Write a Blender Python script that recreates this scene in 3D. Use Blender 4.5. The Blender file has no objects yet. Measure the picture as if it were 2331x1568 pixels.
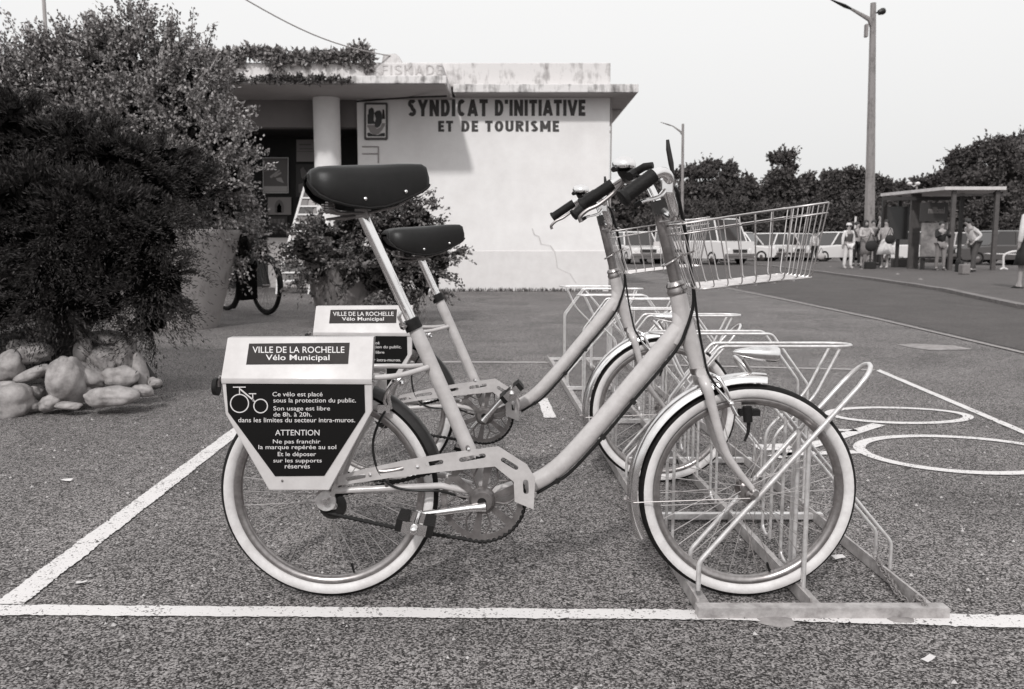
import bpy, bmesh, math, random
import numpy as np
from mathutils import Vector, Matrix
R = math.radians
random.seed(7)
rng = np.random.default_rng(7)
C = bpy.context.scene.collection

# ------------------------------------------------------------------ camera
F = 2330 * 30 / 36            # focal length in reading pixels (photo read at 2330 x 1568)
HC = 0.864                    # eye height
PITCH = math.atan((784 - 556) / F)
cam_d = bpy.data.cameras.new('camera'); cam = bpy.data.objects.new('camera', cam_d); C.objects.link(cam)
cam_d.sensor_width = 36; cam_d.lens = 30; cam_d.clip_start = 0.05; cam_d.clip_end = 2000
cam.location = (0, 0, HC); cam.rotation_euler = (math.pi / 2 - PITCH, 0, 0)
cam_d.dof.use_dof = True; cam_d.dof.focus_distance = 2.1; cam_d.dof.aperture_fstop = 9
bpy.context.scene.camera = cam

# ------------------------------------------------------------------ world, sun, exposure
SUN = Vector((0.24, 1.0, -0.88)).normalized()          # direction the light travels
elev = math.asin(-SUN.z)
w = bpy.data.worlds.new('World'); bpy.context.scene.world = w; w.use_nodes = True
nt = w.node_tree; nt.nodes.clear()
out = nt.nodes.new('ShaderNodeOutputWorld'); bg = nt.nodes.new('ShaderNodeBackground')
sky = nt.nodes.new('ShaderNodeTexSky'); sky.sky_type = 'NISHITA'; sky.sun_disc = False
sky.sun_elevation = elev; sky.sun_rotation = math.atan2(-SUN.x, -SUN.y)
sky.dust_density = 5; sky.air_density = 1.0
bw = nt.nodes.new('ShaderNodeRGBToBW')
mix = nt.nodes.new('ShaderNodeMixRGB'); mix.inputs[0].default_value = 0.84
tcw = nt.nodes.new('ShaderNodeTexCoord'); sepw = nt.nodes.new('ShaderNodeSeparateXYZ')
rw = nt.nodes.new('ShaderNodeValToRGB')                # the thin overcast veil, a little dimmer near the horizon
rw.color_ramp.elements[0].position = 0.0; rw.color_ramp.elements[0].color = (0.70, 0.699, 0.696, 1)
rw.color_ramp.elements[1].position = 0.55; rw.color_ramp.elements[1].color = (1, 1, 1, 1)
e = rw.color_ramp.elements.new(0.22); e.color = (0.84, 0.839, 0.837, 1)
mulw = nt.nodes.new('ShaderNodeVectorMath'); mulw.operation = 'SCALE'; mulw.inputs['Scale'].default_value = 12.3
L = nt.links.new
L(tcw.outputs['Generated'], sepw.inputs[0]); L(sepw.outputs['Z'], rw.inputs[0]); L(rw.outputs[0], mulw.inputs[0])
L(sky.outputs[0], bw.inputs[0]); L(bw.outputs[0], mix.inputs[1]); L(mulw.outputs[0], mix.inputs[2])
L(mix.outputs[0], bg.inputs[0]); bg.inputs[1].default_value = 0.10; L(bg.outputs[0], out.inputs[0])
sl = bpy.data.lights.new('sun', 'SUN'); so = bpy.data.objects.new('sun', sl); C.objects.link(so)
sl.energy = 2.2; sl.angle = R(3.5); sl.color = (1, 0.99, 0.975)
so.rotation_euler = SUN.to_track_quat('-Z', 'Y').to_euler(); so.location = (-3, -10, 8)
vs = bpy.context.scene.view_settings
vs.view_transform = 'Standard'; vs.look = 'None'; vs.gamma = 1; vs.use_curve_mapping = False; vs.exposure = 0.0

# ------------------------------------------------------------------ reading pixels -> places
def ray(px, py):
    x = (px - 1165) / F; u = (784 - py) / F
    return Vector((x, math.cos(PITCH) + u * math.sin(PITCH), -math.sin(PITCH) + u * math.cos(PITCH)))
def at(px, py, Y):
    d = ray(px, py); t = Y / d.y
    return Vector((t * d.x, Y, HC + t * d.z))
def gp(px, py, z=0.0):
    d = ray(px, py); t = (z - HC) / d.z
    return Vector((t * d.x, t * d.y, z))
def gY(py): return gp(1165, py).y

# ------------------------------------------------------------------ materials
def warm(v):
    return (v * (1 + .10 * (1 - v)), v, v * (1 - .02 * (1 - v)), 1)
MATS = {}
def mat(name, v, rough=.6, metal=0., noise=0., nscale=20., bump=0., bscale=200., spec=.5, coat=0., island=0., lo=None, hi=None, stretch=None, trans=0.):
    if name in MATS: return MATS[name]
    m = bpy.data.materials.new(name); m.use_nodes = True; n = m.node_tree; b = n.nodes['Principled BSDF']
    b.inputs['Base Color'].default_value = warm(v); b.inputs['Roughness'].default_value = rough
    b.inputs['Metallic'].default_value = metal; b.inputs['Specular IOR Level'].default_value = spec
    b.inputs['Coat Weight'].default_value = coat; b.inputs['Coat Roughness'].default_value = .1
    l = n.links.new
    tc = n.nodes.new('ShaderNodeTexCoord'); mp = n.nodes.new('ShaderNodeMapping')
    l(tc.outputs['Object'], mp.inputs[0])
    if stretch: mp.inputs['Scale'].default_value = stretch
    if noise or island:
        r = n.nodes.new('ShaderNodeValToRGB')
        a = v * (1 - noise) if lo is None else lo; c = v * (1 + noise) if hi is None else hi
        r.color_ramp.elements[0].color = warm(max(a, .002)); r.color_ramp.elements[1].color = warm(min(c, .9))
        r.color_ramp.elements[0].position = .3; r.color_ramp.elements[1].position = .7
        if island:
            g = n.nodes.new('ShaderNodeNewGeometry'); l(g.outputs['Random Per Island'], r.inputs[0])
            r.color_ramp.elements[0].position = 0; r.color_ramp.elements[1].position = 1
        else:
            t = n.nodes.new('ShaderNodeTexNoise'); t.inputs['Scale'].default_value = nscale; t.inputs['Detail'].default_value = 6
            t.inputs['Roughness'].default_value = .65
            l(mp.outputs[0], t.inputs[0]); l(t.outputs['Fac'], r.inputs[0])
        l(r.outputs[0], b.inputs['Base Color'])
    if bump:
        t2 = n.nodes.new('ShaderNodeTexNoise'); t2.inputs['Scale'].default_value = bscale; t2.inputs['Detail'].default_value = 4
        bp = n.nodes.new('ShaderNodeBump'); bp.inputs['Strength'].default_value = bump; bp.inputs['Distance'].default_value = .004
        l(mp.outputs[0], t2.inputs[0]); l(t2.outputs['Fac'], bp.inputs['Height']); l(bp.outputs[0], b.inputs['Normal'])
    if trans: b.inputs['Transmission Weight'].default_value = trans
    MATS[name] = m
    return m
M = dict(
    paint=mat('bike_paint', .42, .34, noise=.16, nscale=22, coat=.3, bump=.05, bscale=40),
    boxpaint=mat('box_paint', .50, .42, noise=.11, nscale=16, coat=.15),
    chrome=mat('chrome', .80, .16, 1.0, noise=.08, nscale=25),
    chrome_dull=mat('dull_chrome', .34, .3, 1.0, noise=.25, nscale=40),
    galv=mat('galvanised_steel', .66, .36, .6, noise=.22, nscale=45, bump=.15, bscale=300),
    galv_rail=mat('weathered_steel', .36, .6, .3, noise=.35, nscale=30, bump=.4, bscale=160),
    tyre=mat('black_tyre', .012, .85, spec=.2, noise=.4, nscale=120, bump=.5, bscale=500),
    whitewall=mat('white_tyre_wall', .58, .6, noise=.16, nscale=26, bump=.15, bscale=200),
    rim=mat('steel_rim', .30, .30, .85, noise=.25, nscale=50),
    rubber=mat('black_rubber', .009, .6, spec=.22, noise=.3, nscale=80, bump=.3),
    leather=mat('saddle_vinyl', .007, .42, noise=.25, nscale=50, bump=.12, bscale=420, spec=.32),
    dark=mat('dark_metal', .018, .4, .3, noise=.3, nscale=60),
    grey=mat('grey_metal', .19, .4, .7, noise=.3, nscale=40),
    panel=mat('black_sign_plate', .005, .4, spec=.2),
    labelgrey=mat('grey_label', .042, .8, noise=.1, nscale=60, spec=.05),
    ink=mat('white_print', .60, .6), spoke=mat('bright_spoke', .45, .35, .8), guardchrome=mat('mudguard_chrome', .88, .20, 1.0, noise=.25, nscale=14, bump=.05, bscale=30),
    inkdark=mat('dark_letter_paint', .045, .7, noise=.45, nscale=60),
    glass=mat('lens_glass', .7, .08, 0, spec=.8),
)
def asphalt(name, base, lo, hi, patch=.18, fine=230.):
    m = bpy.data.materials.new(name); m.use_nodes = True; n = m.node_tree; b = n.nodes['Principled BSDF']; l = n.links.new
    b.inputs['Roughness'].default_value = .9; b.inputs['Specular IOR Level'].default_value = .2
    tc = n.nodes.new('ShaderNodeTexCoord')
    v = n.nodes.new('ShaderNodeTexVoronoi'); v.inputs['Scale'].default_value = fine * .75; v.inputs['Randomness'].default_value = 1
    n1 = n.nodes.new('ShaderNodeTexNoise'); n1.inputs['Scale'].default_value = fine * .55; n1.inputs['Detail'].default_value = 5; n1.inputs['Roughness'].default_value = .75
    n2 = n.nodes.new('ShaderNodeTexNoise'); n2.inputs['Scale'].default_value = 1.3; n2.inputs['Detail'].default_value = 9; n2.inputs['Roughness'].default_value = .72; n2.inputs['Distortion'].default_value = .6
    n3 = n.nodes.new('ShaderNodeTexNoise'); n3.inputs['Scale'].default_value = fine * .1; n3.inputs['Detail'].default_value = 4
    for q in (v, n1, n2, n3): l(tc.outputs['Object'], q.inputs[0])
    # stone faces (voronoi cell colour) darkened in the gaps
    sx = n.nodes.new('ShaderNodeSeparateColor'); l(v.outputs['Color'], sx.inputs[0])
    a1 = n.nodes.new('ShaderNodeMath'); a1.operation = 'MULTIPLY_ADD'; a1.inputs[1].default_value = .42; l(sx.outputs[0], a1.inputs[0])
    a0 = n.nodes.new('ShaderNodeMath'); a0.operation = 'MULTIPLY'; a0.inputs[1].default_value = .75; l(n1.outputs['Fac'], a0.inputs[0]); l(a0.outputs[0], a1.inputs[2])
    a2 = n.nodes.new('ShaderNodeMath'); a2.operation = 'MULTIPLY_ADD'; a2.inputs[1].default_value = .22; l(n3.outputs['Fac'], a2.inputs[0]); l(a1.outputs[0], a2.inputs[2])
    r = n.nodes.new('ShaderNodeValToRGB'); r.color_ramp.elements[0].position = .44; r.color_ramp.elements[0].color = warm(lo)
    r.color_ramp.elements[1].position = .90; r.color_ramp.elements[1].color = warm(hi)
    e = r.color_ramp.elements.new(.62); e.color = warm(base)
    l(a2.outputs[0], r.inputs[0])
    r2 = n.nodes.new('ShaderNodeValToRGB'); r2.color_ramp.elements[0].position = .3; r2.color_ramp.elements[1].position = .7
    r2.color_ramp.elements[0].color = (1 - patch,) * 3 + (1,); r2.color_ramp.elements[1].color = (1 + patch,) * 3 + (1,)
    l(n2.outputs['Fac'], r2.inputs[0])
    mx = n.nodes.new('ShaderNodeMixRGB'); mx.blend_type = 'MULTIPLY'; mx.inputs[0].default_value = 1
    l(r.outputs[0], mx.inputs[1]); l(r2.outputs[0], mx.inputs[2]); l(mx.outputs[0], b.inputs['Base Color'])
    bp = n.nodes.new('ShaderNodeBump'); bp.inputs['Strength'].default_value = .8; bp.inputs['Distance'].default_value = .006
    l(a2.outputs[0], bp.inputs['Height']); l(bp.outputs[0], b.inputs['Normal'])
    return m
def worn_paint(name, v=.66):
    """white road paint worn through in spots to the grit under it"""
    m = bpy.data.materials.new(name); m.use_nodes = True; n = m.node_tree; b = n.nodes['Principled BSDF']; l = n.links.new
    b.inputs['Roughness'].default_value = .8; tc = n.nodes.new('ShaderNodeTexCoord')
    n1 = n.nodes.new('ShaderNodeTexNoise'); n1.inputs['Scale'].default_value = 150; n1.inputs['Detail'].default_value = 3; n1.inputs['Roughness'].default_value = .5
    n2 = n.nodes.new('ShaderNodeTexNoise'); n2.inputs['Scale'].default_value = 9; n2.inputs['Detail'].default_value = 4
    for q in (n1, n2): l(tc.outputs['Object'], q.inputs[0])
    a = n.nodes.new('ShaderNodeMath'); a.operation = 'MULTIPLY_ADD'; a.inputs[1].default_value = .35
    l(n2.outputs['Fac'], a.inputs[0]); l(n1.outputs['Fac'], a.inputs[2])
    r = n.nodes.new('ShaderNodeValToRGB'); r.color_ramp.elements[0].position = .505; r.color_ramp.elements[0].color = warm(.10)
    r.color_ramp.elements[1].position = .575; r.color_ramp.elements[1].color = warm(v)
    l(a.outputs[0], r.inputs[0]); l(r.outputs[0], b.inputs['Base Color'])
    bp = n.nodes.new('ShaderNodeBump'); bp.inputs['Strength'].default_value = .5; bp.inputs['Distance'].default_value = .003
    l(n1.outputs['Fac'], bp.inputs['Height']); l(bp.outputs[0], b.inputs['Normal'])
    return m
def streaked(name, v, dark, amount=.5):
    """rendered concrete with dark run-off streaks"""
    m = bpy.data.materials.new(name); m.use_nodes = True; n = m.node_tree; b = n.nodes['Principled BSDF']; l = n.links.new
    b.inputs['Roughness'].default_value = .85; tc = n.nodes.new('ShaderNodeTexCoord'); mp = n.nodes.new('ShaderNodeMapping')
    mp.inputs['Scale'].default_value = (3.6, 3.6, .8); l(tc.outputs['Object'], mp.inputs[0])
    n1 = n.nodes.new('ShaderNodeTexNoise'); n1.inputs['Scale'].default_value = 1.6; n1.inputs['Detail'].default_value = 6; n1.inputs['Roughness'].default_value = .7
    n2 = n.nodes.new('ShaderNodeTexNoise'); n2.inputs['Scale'].default_value = 9; n2.inputs['Detail'].default_value = 7
    l(mp.outputs[0], n1.inputs[0]); l(tc.outputs['Object'], n2.inputs[0])
    a = n.nodes.new('ShaderNodeMath'); a.operation = 'MULTIPLY_ADD'; a.inputs[1].default_value = .4
    l(n2.outputs['Fac'], a.inputs[0]); l(n1.outputs['Fac'], a.inputs[2])
    r = n.nodes.new('ShaderNodeValToRGB'); r.color_ramp.elements[0].position = .48 + .1 * (amount - .5); r.color_ramp.elements[0].color = warm(dark)
    r.color_ramp.elements[1].position = .72 + .2 * (amount - .5); r.color_ramp.elements[1].color = warm(v)
    l(a.outputs[0], r.inputs[0]); l(r.outputs[0], b.inputs['Base Color'])
    bp = n.nodes.new('ShaderNodeBump'); bp.inputs['Strength'].default_value = .3; bp.inputs['Distance'].default_value = .01
    l(n2.outputs['Fac'], bp.inputs['Height']); l(bp.outputs[0], b.inputs['Normal'])
    return m
M['ground'] = asphalt('gritty_asphalt', .052, .007, .35, patch=.30, fine=320.)
M['road'] = asphalt('road_asphalt', .070, .045, .12, patch=.2)
M['pavement'] = asphalt('pavement_tarmac', .085, .05, .13, patch=.2)
M['line'] = worn_paint('worn_line_paint', .60)
M['line_old'] = worn_paint('old_line_paint', .34)
M['streak'] = streaked('stained_render', .60, .24, .42)
M['fascia'] = streaked('fascia_render', .62, .10, .62)
M['stay'] = mat('thin_steel', .30, .4, .7)
M['wall'] = mat('white_render', .70, .9, noise=.07, nscale=2.2, bump=.5, bscale=40)
M['plinth'] = mat('plinth_render', .62, .9, noise=.06, nscale=5, bump=.35, bscale=60)
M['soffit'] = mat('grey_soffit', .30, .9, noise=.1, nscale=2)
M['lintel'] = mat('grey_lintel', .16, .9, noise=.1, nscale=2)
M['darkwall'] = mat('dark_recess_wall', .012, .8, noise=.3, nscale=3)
M['concrete'] = streaked('planter_concrete', .33, .15, .45)
M['stone'] = mat('pale_stone', .27, .95, noise=.38, nscale=16, bump=.9, bscale=45)
M['soil'] = mat('soil', .03, .95, noise=.4, nscale=20, bump=.8, bscale=80)
M['bark'] = mat('bark', .05, .9, noise=.4, nscale=30, bump=.8, bscale=80)
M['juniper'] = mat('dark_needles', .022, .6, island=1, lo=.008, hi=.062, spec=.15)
M['shrub'] = mat('pale_leaves', .10, .5, island=1, lo=.07, hi=.34, spec=.4)
M['shrub2'] = mat('mid_leaves', .07, .5, island=1, lo=.025, hi=.16, spec=.4)
M['tree'] = mat('hazed_tree_leaves', .05, .8, island=1, lo=.045, hi=.13, spec=.1)  # distance haze is put into this leaf colour by lifting its tones
M['tree2'] = mat('pale_tree_leaves', .06, .7, island=1, lo=.05, hi=.12, spec=.15)
M['paper'] = mat('paper', .58, .8, noise=.1, nscale=40)
M['cable'] = mat('black_cable', .007, .45, spec=.3)

# ------------------------------------------------------------------ building blocks
class MB:
    def __init__(s): s.v = []; s.f = []
    def add(s, vs, fs):
        k = len(s.v); s.v += [Vector(q) for q in vs]; s.f += [tuple(i + k for i in f) for f in fs]
        return s
    def box(s, c, d, rot=None):
        c = Vector(c); hx, hy, hz = d[0] / 2, d[1] / 2, d[2] / 2
        vs = [Vector((x, y, z)) for x in (-hx, hx) for y in (-hy, hy) for z in (-hz, hz)]
        if rot is not None: vs = [rot @ q for q in vs]
        return s.add([c + q for q in vs], [(0, 1, 3, 2), (4, 6, 7, 5), (0, 4, 5, 1), (2, 3, 7, 6), (0, 2, 6, 4), (1, 5, 7, 3)])
    def hexa(s, p):      # eight corners: bottom four ccw, top four ccw
        return s.add(p, [(3, 2, 1, 0), (4, 5, 6, 7), (0, 1, 5, 4), (1, 2, 6, 5), (2, 3, 7, 6), (3, 0, 4, 7)])
    def quad(s, a, b, c, d): return s.add([a, b, c, d], [(0, 1, 2, 3)])
    def tube(s, pts, r, n=10, closed=False, cap=True, flat=None):
        pts = [Vector(p) for p in pts]; m = len(pts); rs = r if isinstance(r, (list, tuple)) else [r] * m
        T = []
        for i in range(m):
            a = pts[i - 1] if (i > 0 or closed) else pts[i]; b = pts[(i + 1) % m] if (i < m - 1 or closed) else pts[i]
            T.append((b - a).normalized())
        ref = Vector((0, 1, 0)) if abs(T[0].y) < .9 else Vector((1, 0, 0))
        u = (ref - T[0] * ref.dot(T[0])).normalized(); k = len(s.v)
        for i in range(m):
            u = (u - T[i] * u.dot(T[i])).normalized(); w_ = T[i].cross(u)
            for j in range(n):
                a = 2 * math.pi * j / n; fy = flat if flat else 1
                s.v.append(pts[i] + rs[i] * (math.cos(a) * u + fy * math.sin(a) * w_))
        for i in range(m if closed else m - 1):
            i2 = (i + 1) % m
            for j in range(n):
                j2 = (j + 1) % n; s.f.append((k + i * n + j, k + i * n + j2, k + i2 * n + j2, k + i2 * n + j))
        if cap and not closed:
            s.f.append(tuple(k + j for j in range(n))[::-1]); s.f.append(tuple(k + (m - 1) * n + j for j in range(n)))
        return s
    def lathe(s, prof, c, ax, n=24, a0=0., a1=2 * math.pi, closed_prof=False):
        """prof: (axial, radius) pairs turned about the axis ax through c"""
        c = Vector(c); ax = Vector(ax).normalized(); ref = Vector((0, 0, 1)) if abs(ax.z) < .9 else Vector((1, 0, 0))
        u = (ref - ax * ref.dot(ax)).normalized(); w_ = u.cross(ax)      # angle 0 = up; positive towards u x ax
        full = abs((a1 - a0) - 2 * math.pi) < 1e-6; m = n if full else n + 1; k = len(s.v); p = len(prof)
        for i in range(m):
            a = a0 + (a1 - a0) * i / n
            for (t, r) in prof: s.v.append(c + ax * t + r * (math.cos(a) * u + math.sin(a) * w_))
        for i in range(n):
            i2 = (i + 1) % m
            for j in range(p if closed_prof else p - 1):
                j2 = (j + 1) % p
                s.f.append((k + i * p + j, k + i * p + j2, k + i2 * p + j2, k + i2 * p + j))
        return s
    def ball(s, c, r, n=10, sc=(1, 1, 1)):
        c = Vector(c); k = len(s.v); m = n // 2 + 1
        for i in range(m):
            th = math.pi * i / (m - 1)
            for j in range(n):
                ph = 2 * math.pi * j / n
                s.v.append(c + Vector((r * sc[0] * math.sin(th) * math.cos(ph), r * sc[1] * math.sin(th) * math.sin(ph), r * sc[2] * math.cos(th))))
        for i in range(m - 1):
            for j in range(n): s.f.append((k + i * n + j, k + (i + 1) * n + j, k + (i + 1) * n + (j + 1) % n, k + i * n + (j + 1) % n))
        return s
    def build(s, name, m, parent=None, smooth=True, base=None, angle=40):
        """parent None: a top-level mesh with its origin at base"""
        o0 = Vector((0, 0, 0))
        if parent is not None:
            q = parent
            while q is not None: o0 += q.location; q = q.parent
        elif base is not None: o0 = Vector(base)
        me = bpy.data.meshes.new(name); me.from_pydata([tuple(q - o0) for q in s.v], [], s.f)
        bm = bmesh.new(); bm.from_mesh(me); bmesh.ops.remove_doubles(bm, verts=bm.verts, dist=1e-6)
        bmesh.ops.recalc_face_normals(bm, faces=bm.faces); bm.to_mesh(me); bm.free()
        if smooth:
            me.polygons.foreach_set('use_smooth', [True] * len(me.polygons)); me.set_sharp_from_angle(angle=R(angle))
        me.materials.append(m)
        o = bpy.data.objects.new(name, me); C.objects.link(o)
        if parent is not None: o.parent = parent
        else: o.location = o0
        return o
def tag(o, label=None, cat=None, group=None, kind=None):
    if label: o['label'] = label
    if cat: o['category'] = cat
    if group: o['group'] = group
    if kind: o['kind'] = kind
    return o
def empty(name, loc, label=None, cat=None, group=None):
    o = bpy.data.objects.new(name, None); C.objects.link(o); o.location = loc; o.empty_display_size = .1
    return tag(o, label, cat, group)
def smooth_path(pts, n=6):
    """Catmull-Rom through the points"""
    P = [Vector(p) for p in pts]; P = [P[0] * 2 - P[1]] + P + [P[-1] * 2 - P[-2]]; o = []
    for i in range(1, len(P) - 2):
        a, b, c, d = P[i - 1:i + 3]
        for k in range(n):
            t = k / n
            o.append(.5 * ((2 * b) + (c - a) * t + (2 * a - 5 * b + 4 * c - d) * t * t + (3 * b - a - 3 * c + d) * t ** 3))
    o.append(P[-2]); return o
def bend_path(pts, r=.02, n=5):
    """straight runs with rounded corners"""
    P = [Vector(p) for p in pts]; o = [P[0]]
    for i in range(1, len(P) - 1):
        a = (P[i - 1] - P[i]); b = (P[i + 1] - P[i]); q = min(r, a.length * .45, b.length * .45)
        s = P[i] + a.normalized() * q; e = P[i] + b.normalized() * q
        for k in range(n + 1):
            t = k / n; o.append((1 - t) ** 2 * s + 2 * t * (1 - t) * P[i] + t * t * e)
    o.append(P[-1]); return o
def plate(outline, holes, mapf, thick, n_out=Vector((0, -1, 0))):
    """a flat plate with holes: outline and holes are 2D, mapf takes (x, z) to a place. Returns an MB"""
    cu = bpy.data.curves.new('t', 'CURVE'); cu.dimensions = '2D'; cu.fill_mode = 'BOTH'; cu.extrude = thick / 2
    for poly in [outline] + holes:
        sp = cu.splines.new('POLY'); sp.points.add(len(poly) - 1); sp.use_cyclic_u = True
        for i, p in enumerate(poly): sp.points[i].co = (p[0], p[1], 0, 1)
    o = bpy.data.objects.new('t', cu); C.objects.link(o)
    dg = bpy.context.evaluated_depsgraph_get(); me = bpy.data.meshes.new_from_object(o.evaluated_get(dg))
    mb = MB(); mb.add([mapf(v.co.x, v.co.y) - n_out * v.co.z for v in me.vertices], [tuple(p.vertices) for p in me.polygons])
    bpy.data.objects.remove(o); bpy.data.curves.remove(cu); bpy.data.meshes.remove(me)
    return mb
def stadium(a, b, r, n=6):
    a = Vector(a).to_2d() if len(a) == 3 else Vector(a); b = Vector(b); d = (b - a).normalized(); nrm = Vector((-d.y, d.x)); o = []
    for k in range(n + 1):
        t = math.pi * k / n; o.append(tuple(a + r * (math.cos(t) * nrm - math.sin(t) * d)))
    for k in range(n + 1):
        t = math.pi * k / n; o.append(tuple(b + r * (-math.cos(t) * nrm + math.sin(t) * d)))
    return o
def text(mb, body, c0, c1, mapf, bold=.0, shear=0., extrude=0., sp=1.0):
    """letters of body filling the 2D rectangle c0..c1, mapf(x, y, h) takes them to a place"""
    cu = bpy.data.curves.new('t', 'FONT'); cu.body = body; cu.size = 1; cu.offset = bold; cu.resolution_u = 3
    cu.shear = shear; cu.extrude = extrude; cu.space_character = sp
    o = bpy.data.objects.new('t', cu); C.objects.link(o)
    dg = bpy.context.evaluated_depsgraph_get(); me = bpy.data.meshes.new_from_object(o.evaluated_get(dg))
    if len(me.vertices):
        xs = [v.co.x for v in me.vertices]; ys = [v.co.y for v in me.vertices]
        x0, x1, y0, y1 = min(xs), max(xs), min(ys), max(ys)
        if any(ch in body for ch in 'pqgyj') and y0 < -.05 and False: y0 = y0
        mb.add([mapf(c0[0] + (v.co.x - x0) / (x1 - x0) * (c1[0] - c0[0]), c0[1] + (v.co.y - y0) / (y1 - y0) * (c1[1] - c0[1]), v.co.z) for v in me.vertices],
               [tuple(p.vertices) for p in me.polygons])
    bpy.data.objects.remove(o); bpy.data.curves.remove(cu); bpy.data.meshes.remove(me)
def block_text(mb, body, x0, x1, y0, y1, mapf, wt, gap=.26):
    '''sign-writer's block capitals, each letter cut from strokes; y up; wt = stroke weight as a share of the height'''
    def arc(cx, cy, rx, ry, a0, a1, n=9): return [(cx + rx * math.cos(R(a0 + (a1 - a0) * k / n)), cy + ry * math.sin(R(a0 + (a1 - a0) * k / n))) for k in range(n + 1)]
    t = wt; h = t / 2; G_ = {
      'I': (t, [[(h, 0), (h, 1)]]), 'T': (.56, [[(0, 1 - h), (.56, 1 - h)], [(.28, 0), (.28, 1 - t)]]), 'E': (.48, [[(h, 0), (h, 1)], [(t, h), (.48, h)], [(t, .5), (.44, .5)], [(t, 1 - h), (.48, 1 - h)]]),
      'N': (.64, [[(h, 0), (h, 1)], [(.64 - h, 0), (.64 - h, 1)], [(h, 1), (.64 - h, 0)]]), 'A': (.66, [[(.08, 0), (.33, 1)], [(.58, 0), (.33, 1)], [(.18, .27), (.48, .27)]]),
      'V': (.66, [[(.08, 1), (.33, 0)], [(.58, 1), (.33, 0)]]), 'Y': (.64, [[(.08, 1), (.32, .44)], [(.56, 1), (.32, .44)], [(.32, 0), (.32, .48)]]),
      'D': (.60, [[(h, 0), (h, 1)], [(t, h)] + arc(.30, .5, .30 - h, .5 - h, -90, 90) + [(t, 1 - h)]]), 'C': (.58, [arc(.30, .5, .30 - h, .5 - h, 48, 312, 14)]),
      'O': (.66, [arc(.33, .5, .33 - h, .5 - h, 0, 360, 22)]), 'U': (.62, [[(h, 1), (h, .32)] + arc(.31, .32, .31 - h, .32 - h, 180, 360) + [(.62 - h, 1)]]),
      'R': (.60, [[(h, 0), (h, 1)], [(t, 1 - h)] + arc(.32, .73, .25 - h * .6, .27 - h, 90, -90) + [(t, .46 + h)], [(.30, .46), (.53, 0)]]),
      'S': (.56, [arc(.28, .745, .28 - h, .255 - h, 25, 250, 10) + arc(.28, .265, .28 - h, .265 - h, 70, -155, 10)]),
      'M': (.80, [[(h, 0), (h, 1)], [(.80 - h, 0), (.80 - h, 1)], [(h, 1), (.40, .25)], [(.80 - h, 1), (.40, .25)]]), "'": (t, [[(h, .74), (h, 1)]]), ' ': (.30, []),
      'F': (.48, [[(h, 0), (h, 1)], [(t, .5), (.44, .5)], [(t, 1 - h), (.48, 1 - h)]]), 'K': (.60, [[(h, 0), (h, 1)], [(.52, 1), (t, .45)], [(.28, .55), (.54, 0)]])}
    tot = sum(G_[c][0] for c in body) + gap * .62 * (len(body) - 1); sx = (x1 - x0) / tot; sy = (y1 - y0); cx = 0; q = 0
    for c in body:
        wd_, sts = G_[c]
        for st in sts:
            q += 1; vs = []; m_ = len(st)
            for i, p in enumerate(st):
                a = st[max(i - 1, 0)]; b = st[min(i + 1, m_ - 1)]; dx, dy = b[0] - a[0], b[1] - a[1]; l_ = math.hypot(dx, dy) or 1
                if c == 'O' and i in (0, m_ - 1): dx, dy, l_ = 0, 1, 1
                nx, ny = -dy / l_ * h, dx / l_ * h
                for s_ in (1, -1): vs.append(mapf(x0 + (cx + p[0] + s_ * nx) * sx, y0 + min(1.0, max(0.0, p[1] + s_ * ny)) * sy, .0003 * (q % 4)))
            mb.add(vs, [(2 * i, 2 * i + 1, 2 * i + 3, 2 * i + 2) for i in range(m_ - 1)])
        cx += wd_ + gap * .62
def leaves(name, P, A, l, wd, m, parent, droop=0.):
    """diamond leaves: centres P (n,3), long axes A (n,3), lengths l (n), widths wd (n)"""
    n = len(P); o0 = np.zeros(3); q = parent
    while q is not None: o0 += np.array(q.location); q = q.parent
    A = A / np.linalg.norm(A, axis=1, keepdims=True)
    B = np.cross(A, rng.normal(size=(n, 3))); B /= np.linalg.norm(B, axis=1, keepdims=True)
    l = np.broadcast_to(l, (n,))[:, None]; wd = np.broadcast_to(wd, (n,))[:, None]
    V = np.stack([P - A * l, P + B * wd - A * l * .1, P + A * l, P - B * wd - A * l * .1], 1).reshape(-1, 3) - o0
    me = bpy.data.meshes.new(name); me.vertices.add(4 * n); me.vertices.foreach_set('co', V.ravel())
    me.loops.add(4 * n); me.loops.foreach_set('vertex_index', np.arange(4 * n)); me.polygons.add(n)
    me.polygons.foreach_set('loop_start', np.arange(n) * 4); me.update(); me.materials.append(m)
    o = bpy.data.objects.new(name, me); C.objects.link(o); o.parent = parent
    return o
def unit(n):
    d = rng.normal(size=(n, 3)); return d / np.linalg.norm(d, axis=1, keepdims=True)
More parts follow.
